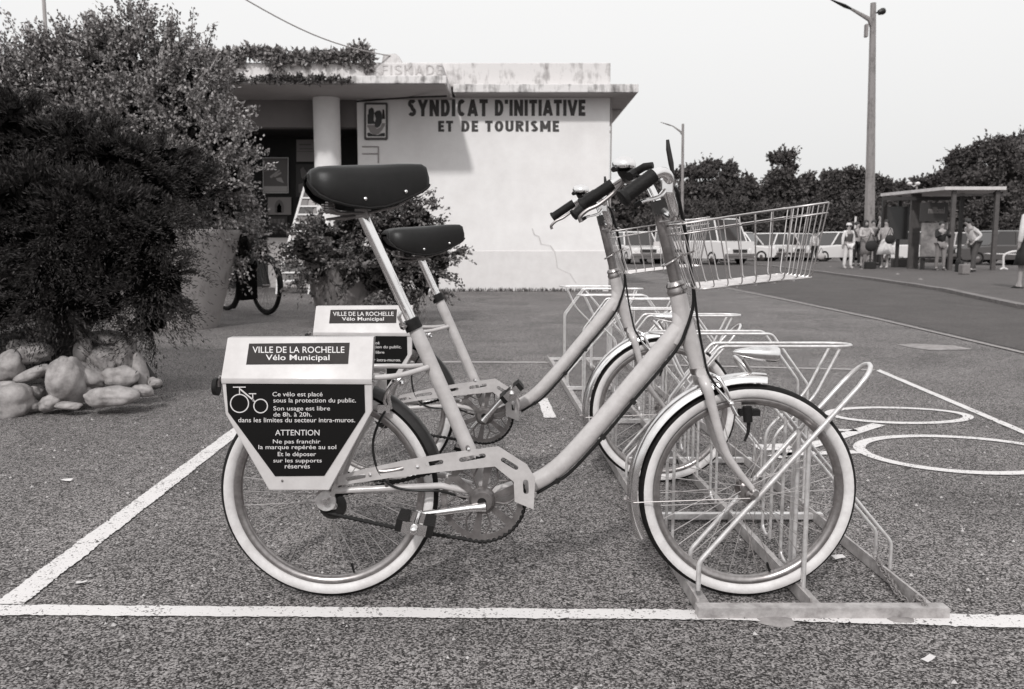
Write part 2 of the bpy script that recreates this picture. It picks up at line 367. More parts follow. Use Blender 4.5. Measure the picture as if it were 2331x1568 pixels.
def twigs(blobs, nt, nl, length, out_bias=1., up=.2, droop=0., jitter=.35):
    """leafy twigs growing out of a set of blobs (centre, radii). Returns leaf centres, axes"""
    vol = np.array([b[1][0] * b[1][1] * b[1][2] for b in blobs]) ** .67; pick = rng.choice(len(blobs), nt, p=vol / vol.sum())
    c = np.array([blobs[i][0] for i in pick], float); r = np.array([blobs[i][1] for i in pick], float)
    d = unit(nt); s = rng.uniform(.45, 1., (nt, 1)) ** .6; st = c + d * r * s * .85
    dr = d * out_bias + unit(nt) * jitter; dr[:, 2] += up; dr /= np.linalg.norm(dr, axis=1, keepdims=True)
    ln = rng.uniform(.5, 1.3, (nt, 1)) * length
    t = (np.arange(nl) + rng.uniform(0, 1, (nt, nl))) / nl
    P = st[:, None, :] + dr[:, None, :] * (ln * t)[:, :, None]; P[:, :, 2] -= droop * (ln * t) ** 2 / length
    P = P.reshape(-1, 3) + rng.normal(size=(nt * nl, 3)) * length * .05
    A = np.repeat(dr, nl, 0) + unit(nt * nl) * .8
    return P, A

def clumps(blobs, nc, k, nl, length, spread=.5, up=.2, droop=0., shell=(.55, 1.), jit=.06, ajit=.75):
    """groups of k leafy twigs that leave the same point: light tips with dark gaps between them"""
    vol = np.array([b[1][0] * b[1][1] * b[1][2] for b in blobs]) ** .67; pick = rng.choice(len(blobs), nc, p=vol / vol.sum())
    c = np.array([blobs[i][0] for i in pick], float); r = np.array([blobs[i][1] for i in pick], float)
    d = unit(nc); st = c + d * r * rng.uniform(shell[0], shell[1], (nc, 1)); m = d.copy(); m[:, 2] += up
    st = np.repeat(st, k, 0); m = np.repeat(m, k, 0) + unit(nc * k) * spread; m /= np.linalg.norm(m, axis=1, keepdims=True)
    ln = rng.uniform(.45, 1.25, (nc * k, 1)) * length; t = (np.arange(nl) + rng.uniform(0, 1, (nc * k, nl))) / nl; t = .15 + .85 * t
    P = st[:, None, :] + m[:, None, :] * (ln * t)[:, :, None]; P[:, :, 2] -= droop * (ln * t) ** 2 / length
    n = nc * k * nl; P = P.reshape(-1, 3) + rng.normal(size=(n, 3)) * length * jit
    return P, np.repeat(m, nl, 0) + unit(n) * ajit

# ------------------------------------------------------------------ ground, road, markings
def sheet(name, pts, z, m, kind='structure'):
    mb = MB(); mb.add([Vector((p[0], p[1], z)) for p in pts], [tuple(range(len(pts)))])
    o = mb.build(name, m, smooth=False); 
    return tag(o, kind=kind)
sheet('ground', [(-400, -60), (400, -60), (400, 900), (-400, 900)], 0, M['ground'])
road_near = [gp(x, y) for x, y in ((1260, 592), (1390, 603), (1500, 621), (1640, 649), (1800, 681), (2000, 722), (2330, 799))]
e = road_near[-1] + (road_near[-1] - road_near[-2]) * 1.6
road_far = [gp(x, y) for x, y in ((2600, 742), (2330, 702), (2150, 663), (2000, 640), (1870, 622), (1700, 603), (1500, 589), (1300, 580))]
sheet('road', road_near + [e] + road_far, .004, M['road'])
# raised pavement on the far side, with its kerb as real stones
kerb = [gp(x, y) for x, y in ((1640, 598.5), (1760, 608), (1870, 621.5), (2000, 639.5), (2150, 662.5), (2330, 701.5), (2600, 741))]
far_edge = [gp(x, y, .1) for x, y in ((2900, 606), (2330, 603), (2150, 598), (1900, 592), (1640, 589))]
mb = MB(); top = [Vector((p.x, p.y, .05)) for p in kerb] + [Vector((p.x, p.y, .05)) for p in far_edge]
k = len(top); mb.add(top + [Vector((p.x, p.y, -.05)) for p in top], [tuple(range(k))] + [(i, (i + 1) % k, k + (i + 1) % k, k + i) for i in range(k)])
tag(mb.build('pavement', M['pavement'], smooth=False), kind='structure')
M['kerbstone'] = mat('kerb_stone', .15, .85, noise=.3, nscale=6)
kerb_root = tag(empty('kerb', kerb[3]), kind='structure')
M_k = None
for i in range(len(kerb) - 1):
    a, b = kerb[i], kerb[i + 1]; d = (b - a); ln = d.length; d.normalize(); n_ = Vector((-d.y, d.x, 0))
    if n_.y < 0: n_ = -n_
    q = max(1, int(ln / 1.0))
    for j in range(q):
        p0 = a + d * (ln * j / q + .012); p1 = a + d * (ln * (j + 1) / q - .012); z1 = .060 + random.uniform(-.004, .004)
        u0 = [p0 - n_ * .05, p1 - n_ * .05, p1 + n_ * .10, p0 + n_ * .10]
        MB().hexa([Vector((p.x, p.y, -.02)) for p in u0] + [Vector((p.x, p.y, z1)) for p in u0]).build('kerbstone', M['kerbstone'], kerb_root, smooth=False)

def stroke(name, a, b, wa, z=.004, m=None, wb=None):
    """a painted bar between two ground points given in reading pixels, its width in metres"""
    A, B_ = gp(*a), gp(*b); d = (B_ - A).normalized(); n_ = Vector((-d.y, d.x, 0)); wb = wa if wb is None else wb
    return sheet(name, [A - n_ * wa / 2, B_ - n_ * wb / 2, B_ + n_ * wb / 2, A + n_ * wa / 2], z, m or M['line'])
def line4(a0, a1, b1, b0, z=.004, m=None):
    """a painted strip from end a (a0..a1) to end b (b0..b1), corners in reading pixels, edges ragged over the grit"""
    a0, a1, b0, b1 = gp(*a0), gp(*a1), gp(*b0), gp(*b1); n = max(8, int((b0 - a0).length / .009)); rr = random.Random(int(a0.x * 999)); vs = []
    for i in range(n + 1):
        t = i / n
        for p, q in ((a0, b0), (a1, b1)):
            c = p.lerp(q, t); o = rr.gauss(0, .0016) + .0012 * math.sin(t * n * .21); d = (a1 - a0).normalized(); vs.append(Vector((c.x + d.x * o, c.y + d.y * o, z)))
    mb = MB(); mb.add(vs, [(2 * i, 2 * i + 1, 2 * i + 3, 2 * i + 2) for i in range(n)])
    return tag(mb.build('painted_line', m or M['line'], smooth=False), kind='structure')
# bay outline; each line its own sheet, butted
line4((-60, 1378.5), (-60, 1402.5), (1640, 1413), (1640, 1391))
line4((1640, 1391), (1640, 1413), (2400, 1434), (2400, 1404))
line4((-14, 1378.0), (53, 1378.4), (752, 826), (733, 826), .0045)
line4((733, 822), (733, 825), (1290, 827), (1290, 824.4), .004, M['line_old'])
line4((1500, 830), (1500, 832.5), (1990, 844), (1990, 841.5), .004, M['line_old'])
line4((2002, 842), (1994, 845), (2400, 1020), (2400, 1010))
line4((1238, 952), (1266, 952), (1246, 908), (1222, 908))
sheet('pale_patch', [gp(2040, 785), gp(2075, 783), gp(2170, 787), gp(2216, 796), gp(2120, 798), gp(2075, 792)][::-1], .004, mat('dusty_patch', .26, .95, noise=.5, nscale=16, lo=.13, hi=.34))
sheet('gutter_line', [gp(1640, 654.5), gp(1800, 687), gp(2000, 729), gp(2400, 823), gp(2400, 819), gp(2000, 726.5), gp(1800, 685), gp(1640, 653)], .008, mat('gutter_paint', .24, .9, noise=.3, nscale=20))
# bicycle symbol painted on the ground
def ring(name, cx, cy, rx, ry, w_, n=56):
    mb = MB(); pts = []
    for k in range(n):
        t = 2 * math.pi * k / n; g = 1 + .012 * math.sin(3 * t + 1)
        pts += [Vector((cx + (rx + w_ / 2) * g * math.cos(t), cy + (ry + w_ / 2) * g * math.sin(t), .004)), Vector((cx + (rx - w_ / 2) * g * math.cos(t), cy + (ry - w_ / 2) * g * math.sin(t), .004))]
    mb.add(pts, [(2 * k, 2 * ((k + 1) % n), 2 * ((k + 1) % n) + 1, 2 * k + 1) for k in range(n)])
    return tag(mb.build(name, M['line'], smooth=False), kind='structure')
a, b, c, d = gp(1958, 1034), gp(2400, 1034), gp(2200, 990), gp(2200, 1083)
ring('painted_bicycle_symbol', (a.x + b.x) / 2 + .02, (c.y + d.y) / 2, (b.x - a.x) / 2, (c.y - d.y) / 2 - .03, .050)
a, b, c, d = gp(1888, 944), gp(2192, 944), gp(2040, 927), gp(2040, 966)
ring('painted_bicycle_symbol', (a.x + b.x) / 2, (c.y + d.y) / 2, (b.x - a.x) / 2, (c.y - d.y) / 2 - .02, .05)
stroke('painted_bicycle_symbol', (2000, 967), (1762, 1042), .062)
stroke('painted_bicycle_symbol', (1772, 1036), (1950, 1030), .055)
stroke('painted_bicycle_symbol', (1720, 1020), (1800, 1018), .11)
stroke('painted_bicycle_symbol', (1905, 980), (1950, 981), .045)
# mortar patches that bed the rack
M['mortar'] = mat('mortar', .22, .95, noise=.25, nscale=25, bump=.9, bscale=90)
def blob(name, px, py, rx, ry, h, seed):
    g = gp(px, py); rr = random.Random(seed); mb = MB(); n = 22; rings_ = 4; vs = []
    prof = [(1, 0), (.85, .6), (.5, .9), (0.01, 1)]
    off = [rr.uniform(.75, 1.2) for _ in range(n)]
    for (q, hh) in prof:
        for k in range(n):
            t = 2 * math.pi * k / n; o_ = .5 * off[k] + .25 * off[k - 1] + .25 * off[(k + 1) % n]
            vs.append(g + Vector((rx * q * o_ * math.cos(t), ry * q * o_ * math.sin(t), h * hh - .002)))
    fs = [(i * n + k, i * n + (k + 1) % n, (i + 1) * n + (k + 1) % n, (i + 1) * n + k) for i in range(3) for k in range(n)] + [tuple(3 * n + k for k in range(n))]
    mb.add(vs, fs); return tag(mb.build(name, M['mortar']), kind='structure')
blob('mortar_patch', 1765, 1410, .050, .040, .010, 3)
blob('mortar_patch', 2050, 1414, .036, .022, .010, 5)

# loose grit and pebbles lying on the asphalt
ng = 6500; gx = rng.uniform(-2.2, 2.4, ng); gy_ = 1.15 + rng.uniform(0, 1, ng) ** 1.6 * 4.2; gs = rng.uniform(.0012, .0042, ng) * (rng.uniform(0, 1, ng) ** 2 * 1.4 + .6)
tet = np.array([[1, 0, -.3], [-.5, .9, -.3], [-.6, -.8, -.3], [.1, .1, .75]]); ang = rng.uniform(0, 6.28, ng)
rx_ = np.stack([np.stack([np.cos(ang), -np.sin(ang)], 1), np.stack([np.sin(ang), np.cos(ang)], 1)], 1)
V = np.einsum('nij,kj->nki', rx_, tet[:, :2]); V = np.concatenate([V, np.broadcast_to(tet[:, 2:], (ng, 4, 1))], 2) * gs[:, None, None] + np.stack([gx, gy_, .004 + gs * .3], 1)[:, None, :]
me = bpy.data.meshes.new('grit'); idx = (np.arange(ng) * 4)[:, None, None] + np.array([[0, 1, 3], [1, 2, 3], [2, 0, 3]])[None]
me.vertices.add(4 * ng); me.vertices.foreach_set('co', V.ravel()); me.loops.add(9 * ng); me.loops.foreach_set('vertex_index', idx.ravel()); me.polygons.add(3 * ng); me.polygons.foreach_set('loop_start', np.arange(3 * ng) * 3); me.update()
me.materials.append(mat('grit_stone', .2, .9, island=1, lo=.02, hi=.5)); go = bpy.data.objects.new('grit', me); C.objects.link(go); tag(go, 'loose grit scattered over the asphalt in front', 'grit', kind='stuff')

# ------------------------------------------------------------------ bicycles
Y1 = 2.03
def on_plane(px, py, p0, nrm):
    d = ray(px, py); o = Vector((0, 0, HC)); t = (p0 - o).dot(nrm) / d.dot(nrm); return o + d * t
def resample(pts, step, closed=True):
    P = [Vector(p) for p in pts]; P = P + [P[0]] if closed else P; L_ = [0]
    for i in range(1, len(P)): L_.append(L_[-1] + (P[i] - P[i - 1]).length)
    n = int(L_[-1] / step); n += n % 2; o = []; j = 0
    for k in range(n):
        s = L_[-1] * k / n
        while L_[j + 1] < s: j += 1
        o.append(P[j].lerp(P[j + 1], (s - L_[j]) / max(1e-9, L_[j + 1] - L_[j])))
    return o

def make_bike(T, drop, crank_deg, steer_label, label):
    def P(px, py, dy=0., m=1):
        p = at(px, py, Y1 + dy)
        if m < 0: p.y = 2 * Y1 - p.y
        return p + T
    WR = .2655
    rc = Vector((at(751, 1112, Y1).x, Y1, WR)) + T; fc = Vector((at(1700, 1108, Y1).x, Y1, WR)) + T
    root = empty('bicycle', Vector((at(1225, 1200, Y1).x + T.x, Y1 + T.y, 0)), label, 'bicycle', 'municipal bicycles standing in the rack')
    ax = Vector((0, 1, 0))
    def arc_pts(c, r, a0, a1, n, dy=0.):
        return [c + Vector((r * math.cos(R(a0 + (a1 - a0) * k / n)), dy, r * math.sin(R(a0 + (a1 - a0) * k / n)))) for k in range(n + 1)]
    # ---- wheels
    def wheel(c, seed):
        wroot = empty('wheel', c - root.location); wroot.parent = root
        mn, mr = .0178, WR - .0178
        sec = [(mn * math.sin(2 * math.pi * k / 20), mr + mn * math.cos(2 * math.pi * k / 20)) for k in range(20)]
        MB().lathe(sec, c, ax, 96, closed_prof=True).build('tyre', M['tyre'], wroot)
        ww = MB()
        for s in (-1, 1):
            outer = [(s * (mn + .0011) * math.sin(R(t)), mr + (mn + .0011) * math.cos(R(t))) for t in range(68, 161, 7)]
            inner = [(s * (mn - .0015) * math.sin(R(t)), mr + (mn - .0015) * math.cos(R(t))) for t in range(159, 67, -13)]
            ww.lathe(outer + inner, c, ax, 96, closed_prof=True)
        ww.build('whitewall', M['whitewall'], wroot)
        ri = WR - .0385
        MB().lathe([(-.0135, ri + .004), (-.0145, ri), (-.0125, ri - .006), (-.008, ri - .0115), (0, ri - .013), (.008, ri - .0115), (.0125, ri - .006), (.0145, ri), (.0135, ri + .004), (.01, ri + .002), (0, ri - .004), (-.01, ri + .002)],
                   c, ax, 96, closed_prof=True).build('rim', M['rim'], wroot, angle=50)
        h = MB().lathe([(-.052, .0001), (-.052, .006), (-.040, .006), (-.038, .013), (-.030, .014), (-.029, .024), (-.026, .024), (-.025, .012), (0, .010), (.025, .012), (.026, .024), (.029, .024), (.030, .014), (.038, .013), (.040, .006), (.052, .006), (.052, .0001)], c, ax, 20)
        h.build('hub', M['chrome_dull'], wroot)
        sp = MB(); rr = random.Random(seed)
        for k in range(36):
            s = -1 if k % 2 else 1; a = 2 * math.pi * k / 36 + rr.uniform(-.01, .01); b = a + (.9 if (k // 2) % 2 else -.9)
            sp.tube([c + Vector((.022 * math.cos(b), s * .027, .022 * math.sin(b))), c + Vector((.214 * math.cos(a), s * .004, .214 * math.sin(a)))], .0010, 4, cap=False)
        tag(sp.build('spokes', M['spoke'], wroot), kind='stuff')
        vt = rr.uniform(-1.9, -1.2); v0 = c + Vector((.213 * math.cos(vt), 0, .213 * math.sin(vt)))
        MB().tube([v0, c + Vector((.190 * math.cos(vt), 0, .190 * math.sin(vt)))], .003, 8).build('valve', M['rubber'], wroot)
    wheel(rc, 1); wheel(fc, 2)
    # ---- mudguards
    def guard(name, c, a0, a1, rg, m):
        hw = .026; sec = [(-hw, rg - .014), (-hw * .9, rg - .004), (-hw * .6, rg + .003), (-hw * .25, rg + .0065), (hw * .25, rg + .0065), (hw * .6, rg + .003), (hw * .9, rg - .004), (hw, rg - .014),
                          (hw - .001, rg - .014), (hw * .9 - .0012, rg - .005), (hw * .58, rg + .0018), (hw * .24, rg + .0052), (-hw * .24, rg + .0052), (-hw * .58, rg + .0018), (-hw * .9 + .0012, rg - .005), (-hw + .001, rg - .014)]
        mb = MB().lathe(sec, c, ax, int(abs(a1 - a0) / 2.2), R(a0 - 90), R(a1 - 90), closed_prof=True)
        k = len(mb.v); mb.f.append(tuple(range(16))); mb.f.append(tuple(range(k - 16, k)))
        return mb.build(name, m, root, angle=55)
    fg = guard('front_mudguard', fc, 83, 204, .286, M['guardchrome'])
    rg_ = guard('rear_mudguard', rc, 16, 112, .277, M['dark'])
    end = fc + Vector((.292 * math.cos(R(184)), 0, .292 * math.sin(R(184))))
    st = MB()
    for s in (-1, 1): st.tube([fc + Vector((0, s * .048, -.004)), end + Vector((.01, s * .03, 0)), end + Vector((-.004, s * .012, 0)), end + Vector((-.004, 0, 0))], .0013, 6)
    st.ball(end + Vector((-.006, 0, 0)), .006, 8); st.build('mudguard_stay', M['stay'], root)
    # ---- frame
    fr = MB()
    dt = smooth_path([P(1546, 748), P(1500, 803), P(1428, 888), P(1355, 974), P(1300, 1035), P(1262, 1070), P(1222, 1095), P(1160, 1118), P(1099, 1136)], 6)
    fr.tube(dt, [.0225] * len(dt), 18)
    fr.build('down_tube', M['paint'], root)
    MB().tube([P(943, 745), P(958, 778), P(1065, 1018), P(1102, 1101)], [.0165, .0175, .0175, .0175], 18).build('seat_tube', M['paint'], root)
    hp = [P(1542, 668), P(1553, 720), P(1566, 765), P(1579, 800), P(1590, 838)]
    MB().tube(hp, [.0205, .0215, .0215, .0205, .0195], 20).build('head_tube', M['paint'], root)
    # gusset, the flattened joint of head tube and down tube
    def flat_tube(p, rs, fl, n=18): return MB().tube(p, rs, n, flat=fl)
    MB().tube([P(1545, 690), P(1550, 745), P(1532, 780)], [.015, .0228, .0222], 16).build('head_gusset', M['paint'], root)
    # bottom bracket shell
    bb = P(1100, 1136); MB().lathe([(-.038, .001), (-.038, .020), (.038, .020), (.038, .001)], bb, ax, 20).build('bottom_bracket', M['paint'], root)
    hs = MB(); hd = (P(1542, 660) - P(1588, 838)).normalized()
    hs.lathe([(-.004, .001), (-.004, .0235), (.004, .0245), (.010, .0215), (.013, .0215), (.016, .0235), (.020, .022), (.026, .018), (.030, .001)], P(1541, 664), hd, 20)
    hs.build('headset', M['chrome_dull'], root)
    MB().lathe([(-.012, .001), (-.010, .0215), (-.002, .0225), (.004, .0215), (.006, .001)], P(1590, 838), hd, 20).build('crown_race', M['chrome_dull'], root)
    # fork
    fk = MB(); 
    for s in (1, -1):
        pts = [P(1599, 857, -.020, s), P(1604, 872, -.038, s), P(1611, 888, -.045, s), P(1624, 939, -.045, s), P(1639, 994, -.045, s), P(1655, 1036, -.045, s), P(1681, 1074, -.045, s), P(1712, 1112, -.045, s)]
        sp = smooth_path(pts, 5); rs = [.0135 - .0075 * max(0, i / (len(sp) - 1) - .12) for i in range(len(sp))]
        MB().tube(sp, rs, 14).build('fork_blade', M['paint'], root)
    MB().tube([P(1596, 850, -.034), P(1596, 848, 0), P(1596, 850, -.034, -1)], [.012, .0195, .012], 14).build('fork_crown', M['paint'], root)
    # stays
    for s in (1, -1):
        MB().tube([P(757, 1117, -.052, s), P(860, 1112, -.052, s), P(1003, 1105, -.048, s), P(1070, 1118, -.030, s)], .0078, 12).build('chain_stay', M['paint'], root)
        MB().tube([P(850, 866, -.066, s), P(800, 1000, -.060, s), P(756, 1128, -.054, s)], .0060, 12).build('seat_stay', M['paint'], root)
        MB().tube(smooth_path([P(973, 836, -.018, s), P(945, 845, -.045, s), P(905, 855, -.075, s), P(850, 859, -.092, s), P(700, 862, -.092, s), P(560, 866, -.092, s)], 5), .0065, 12).build('carrier_rail', M['paint'], root)
        d0 = P(742, 1140, -.052, s)
        MB().lathe([(-.003, .001), (-.003, .024), (.003, .024), (.003, .001)], d0, ax, 22).build('dropout', M['galv'], root)
        MB().lathe([(-.010, .001), (-.010, .008), (0, .011), (.004, .001)], P(742, 1140, -.058, s), ax, 6).build('axle_nut', M['chrome'], root)
        MB().lathe([(-.010, .001), (-.010, .008), (0, .010), (.004, .001)], P(1718, 1121, -.054, s), ax, 6).build('axle_nut', M['chrome'], root)
    # ---- seat post, clamp, saddle (slides along the tube)
    sd = (P(822, 488) - P(943, 745)).normalized(); SD = -sd * drop
    MB().tube([P(826, 492) + SD, P(822, 484) + SD], .0135, 16).tube([P(826, 492) + SD, P(940, 738)], .0132, 18).build('seat_post', M['chrome'], root)
    MB().lathe([(-.014, .001), (-.014, .021), (.012, .021), (.014, .016), (.014, .001)], P(938, 738), sd, 20).build('seat_clamp', M['rubber'], root)
    q = MB(); q.tube([P(922, 742, -.022), P(913, 738, -.034), P(908, 722, -.040), P(912, 708, -.038)], [.006, .006, .005, .004], 8); q.ball(P(918, 742, -.02), .010, 8)
    q.build('clamp_lever', M['chrome'], root)
    stn = [(700, 404, 418, .070), (706, 392, 434, .093), (722, 386, 452, .105), (745, 383.5, 464, .110), (785, 381, 474, .103), (830, 378, 478, .082), (870, 375, 473, .060), (905, 372, 461, .044), (935, 371, 447, .034), (958, 371, 436, .028), (969, 377, 428, .024), (977, 400, 420, .012)]
    piv = P(832, 440) + SD; yaw = Matrix.Rotation(R(17), 3, 'Z')
    def S(px, py, y): return yaw @ (P(px, py) + SD + Vector((0, y, 0)) - piv) + piv
    prof = [(-1.0, 0), (-1.03, .12), (-1.02, .45), (-.99, .72), (-.90, .88), (-.74, .965), (-.45, 1.0), (0, 1.0), (.45, 1.0), (.74, .965), (.90, .88), (.99, .72), (1.02, .45), (1.03, .12), (1.0, 0)]
    sm = MB(); vs = []; dense = []
    for i in range(len(stn) - 1):
        for t in (0, .5): dense.append(tuple(stn[i][k] * (1 - t) + stn[i + 1][k] * t for k in range(4)))
    dense.append(stn[-1])
    for (x, yt, yb, hw) in dense:
        for (a, h) in prof: vs.append(S(x, yb + (yt - yb) * h, a * hw))
        for (a, h) in prof[::-1]: vs.append(S(x, yb + (yt + 3 - yb) * h * .93, a * (hw - .004)))
    k = 2 * len(prof); fs = []
    for i in range(len(dense) - 1):
        for j in range(k): fs.append((i * k + j, i * k + (j + 1) % k, (i + 1) * k + (j + 1) % k, (i + 1) * k + j))
    fs.append(tuple(range(k))); e0 = (len(dense) - 1) * k; fs.append(tuple(e0 + j for j in range(len(prof))))
    fs.append(tuple(e0 + j for j in range(k)))
    sm.add(vs, fs); sad = sm.build('saddle', M['leather'], root, angle=60)
    pb = MB(); 
    for s in (-1, 1): pb.tube([S(x, yb - 1, s * hw * 1.02) for (x, yt, yb, hw) in dense], .0032, 8)
    pb.tube([S(700, 404 + (418 - 404) * (1 - h), a * .071) for a, h in prof], .003, 6)
    pb.build('piping', M['rubber'], sad)
    pan = MB(); vs = []
    for (x, yt, yb, hw) in dense[1:-1]:
        vs += [S(x, yb - 12, -hw * .9), S(x, yb - 12, hw * .9)]
    pan.add(vs, [(2 * i, 2 * i + 1, 2 * i + 3, 2 * i + 2) for i in range(len(dense) - 3)]); pan.build('saddle_pan', M['rubber'], sad)
    for (x, y, hw) in ((820, 457, .089), (917, 437, .042)):
        for s in (-1, 1):
            MB().ball(S(x, y, s * hw), .0052, 10).build('rivet', M['chrome'], sad)
    un = MB()
    for s in (-1, 1): un.tube([S(745, 480, s * .05), S(770, 486, s * .035), S(832, 486, s * .022), S(900, 470, s * .020), S(945, 440, s * .015)], .0035, 8)
    un.box(S(826, 486, 0), (.03, .05, .02)); un.tube([S(742, 501, -.03), S(790, 496, -.02), S(838, 487, -.008)], [.003, .005, .006], 8)
    for s in (-1, 1):
        hel = [S(748, 462 + 22 * t / 30, s * .055) + Vector((.010 * math.cos(t * .9), .010 * math.sin(t * .9), 0)) for t in range(31)]
        un.tube(hel, .002, 5)
    un.build('saddle_rails', M['grey'], sad)
    # ---- handlebar
    stem = MB().tube([P(1541, 655), P(1519, 560), P(1500, 478)], .0148, 16); stem.build('handlebar_stem', M['grey'], root)
    MB().box(P(1502, 472), (.034, .045, .034), Matrix.Rotation(R(-14), 3, 'Y')).build('bar_clamp', M['dark'], root)
    near = [P(1505, 476, 0), P(1520, 488, -.035), P(1534, 494, -.07), P(1533, 478, -.12), P(1522, 436, -.17), P(1520, 402, -.20), P(1505, 392, -.222), P(1488, 398, -.235), P(1452, 424, -.245), P(1424, 446, -.25)]
    farp = [P(1505, 476, 0), P(1508, 480, .04), P(1500, 470, .08), P(1488, 446, .12), P(1474, 420, .15), P(1452, 400, .18), P(1425, 402, .205), P(1394, 419, .22), P(1360, 443, .225), P(1330, 462, .23)]
    hb = MB().tube(smooth_path(near, 6), .0113, 14); hb.tube(smooth_path(farp, 6), .0113, 14); hb.build('handlebar', M['chrome'], root)
    def grip(a, b, nme='grip'):
        d = (b - a).normalized(); ln = (b - a).length; prof = [(0, .001), (0, .0150)]; n = 14
        for k in range(n):
            t = ln * (k + .5) / n; prof += [(t - ln / n * .3, .0158), (t + ln / n * .1, .0150)]
        prof += [(ln, .0155), (ln + .004, .0185), (ln + .010, .0185), (ln + .012, .012), (ln + .012, .001)]
        MB().lathe(prof, a, d, 18).build(nme, M['rubber'], root, angle=60)
    grip(P(1488, 398, -.235), P(1424, 446, -.25)); grip(P(1394, 419, .22), P(1330, 462, .23))
    lv = MB().tube(smooth_path([P(1516, 428, -.19), P(1505, 443, -.205), P(1490, 451, -.212), P(1468, 456, -.22), P(1452, 462, -.225)], 5), [.0055] * 6 + [.0042] * 15, 8, )
    lv.box(P(1517, 424, -.19), (.022, .018, .026)); lvo = lv.build('brake_lever', M['chrome'], root)
    MB().tube([P(1458, 460, -.225), P(1445, 468, -.228)], [.0055, .0062], 8).build('lever_tip', M['rubber'], lvo)
    lv = MB().tube(smooth_path([P(1420, 412, .20), P(1395, 440, .20), P(1362, 466, .20), P(1337, 478, .20), P(1320, 494, .20), P(1322, 506, .20)], 5), [.0052] * 26, 8)
    lv.box(P(1424, 408, .20), (.022, .018, .022)); lv.build('brake_lever', M['grey'], root)
    # bell and light fittings on the bar
    bl = MB().lathe([(-.008, .001), (-.008, .029), (.002, .0305), (.011, .026), (.018, .015), (.020, .001)], P(1420, 374, .16), (0, -.12, 1), 24); blo = bl.build('bell', M['chrome'], root)
    MB().tube([P(1421, 380, .16), P(1423, 394, .17), P(1425, 404, .19)], [.022, .018, .012], 12).tube([P(1402, 382, .15), P(1396, 386, .13)], [.010, .007], 8).build('bell_base', M['dark'], blo)
    MB().tube([P(1446, 392, .12), P(1466, 380, .10), P(1486, 376, .09)], [.010, .010, .008], 10).tube([P(1432, 402, .10), P(1446, 392, .12)], .012, 8).build('lamp_switch', M['rubber'], root)
    MB().tube([P(1519, 318, -.12), P(1521, 340, -.12), P(1527, 372, -.12), P(1531, 396, -.12)], [.0035, .0055, .0060, .0035], 10).build('spacer_flag', M['dark'], root)
    MB().tube([P(1531, 398, -.12), P(1534, 420, -.12), P(1532, 470, -.10)], [.0025, .003, .004], 8).build('flag_arm', M['grey'], root)
    # cables
    def cab(name, pts, r=.0029): MB().tube(smooth_path(pts, 6), r, 8).build(name, M['cable'], root)
    cab('gear_cable', [P(1520, 424, -.19), P(1538, 430, -.15), P(1549, 475, -.11), P(1561, 540, -.06), P(1570, 600, -.035), P(1577, 650, -.03), P(1577, 695, -.028), P(1563, 745, -.026), P(1536, 800, -.024), P(1448, 904, -.018), P(1376, 990, -.016), P(1300, 1072, -.014), P(1262, 1098, -.014), P(1222, 1122, -.014)], .0042)
    cab('brake_cable', [P(1424, 408, .20), P(1470, 402, .05), P(1530, 430, -.08), P(1551, 480, -.085), P(1563, 545, -.05), P(1571, 600, -.042), P(1579, 655, -.04), P(1585, 710, -.038), P(1592, 760, -.034), P(1601, 806, -.032), P(1612, 850, -.034), P(1640, 892, -.034)], .003)
    cab('rear_brake_cable', [P(880, 930, -.03), P(862, 962, -.05), P(849, 1005, -.06), P(853, 1050, -.065), P(868, 1085, -.065), P(898, 1108, -.062), P(940, 1116, -.060), P(1003, 1118, -.055), P(1060, 1135, -.03)], .0030)
    for t in ((1500, 846), (1376, 992)):
        pass
    for (x, y) in ((1441, 914), (1372, 994), (1268, 1094)):
        MB().box(P(x, y, -.014), (.012, .016, .010), Matrix.Rotation(R(40), 3, 'Y')).build('cable_clip', M['dark'], root)
    # ---- basket
    def RB(t, s): return P(1545, 511, -.14, s).lerp(P(1890, 460, -.14, s), t)
    def RF(t, s): return P(1592, 659, -.115, s).lerp(P(1850, 631, -.115, s), t)
    bk = MB(); wr = .0015
    def wire(a, b, r=wr): bk.tube([a, b], r, 6)
    for z_, r_ in ((0, .0023), (-.022, .0016)):
        dz = Vector((0, 0, z_)); bk.tube(bend_path([RB(.5, 1) + dz, RB(0, 1) + dz, RB(0, -1) + dz, RB(1, -1) + dz, RB(1, 1) + dz, RB(.5, 1) + dz], .02), r_, 6)
    bk.tube(bend_path([RF(.5, 1), RF(0, 1), RF(0, -1), RF(1, -1), RF(1, 1), RF(.5, 1)], .015), .0021, 6)
    for s in (1, -1):
        for k in range(9):
            t = k / 8; a = RB(t * .98 + .01, s); b = RF(t * .98 + .01, s); inn = Vector((0, .010 * s, .0))
            bk.tube(bend_path([a, b + Vector((0, 0, .004)), b + Vector((0, .03 * s, 0))], .012, 3), wr, 6)
    for k in range(1, 8):
        t = k / 8; bk.tube(bend_path([RB(1, 1).lerp(RB(1, -1), t), RF(1, 1).lerp(RF(1, -1), t), RF(.94, 1).lerp(RF(.94, -1), t)], .012, 3), wr, 6)
        bk.tube(bend_path([RB(0, 1).lerp(RB(0, -1), t), RF(0, 1).lerp(RF(0, -1), t), RF(.06, 1).lerp(RF(.06, -1), t)], .012, 3), wr, 6)
    for k in range(1, 12):
        t = k / 12; wire(RF(0, 1).lerp(RF(0, -1), t), RF(1, 1).lerp(RF(1, -1), t), .0014)
    for k in range(1, 6): wire(RF(k / 6, 1) + Vector((0, 0, -.003)), RF(k / 6, -1) + Vector((0, 0, -.003)), .0017)
    bk.build('basket', M['chrome_wire'], root)
    ms = MB(); c_ = P(1527, 594)
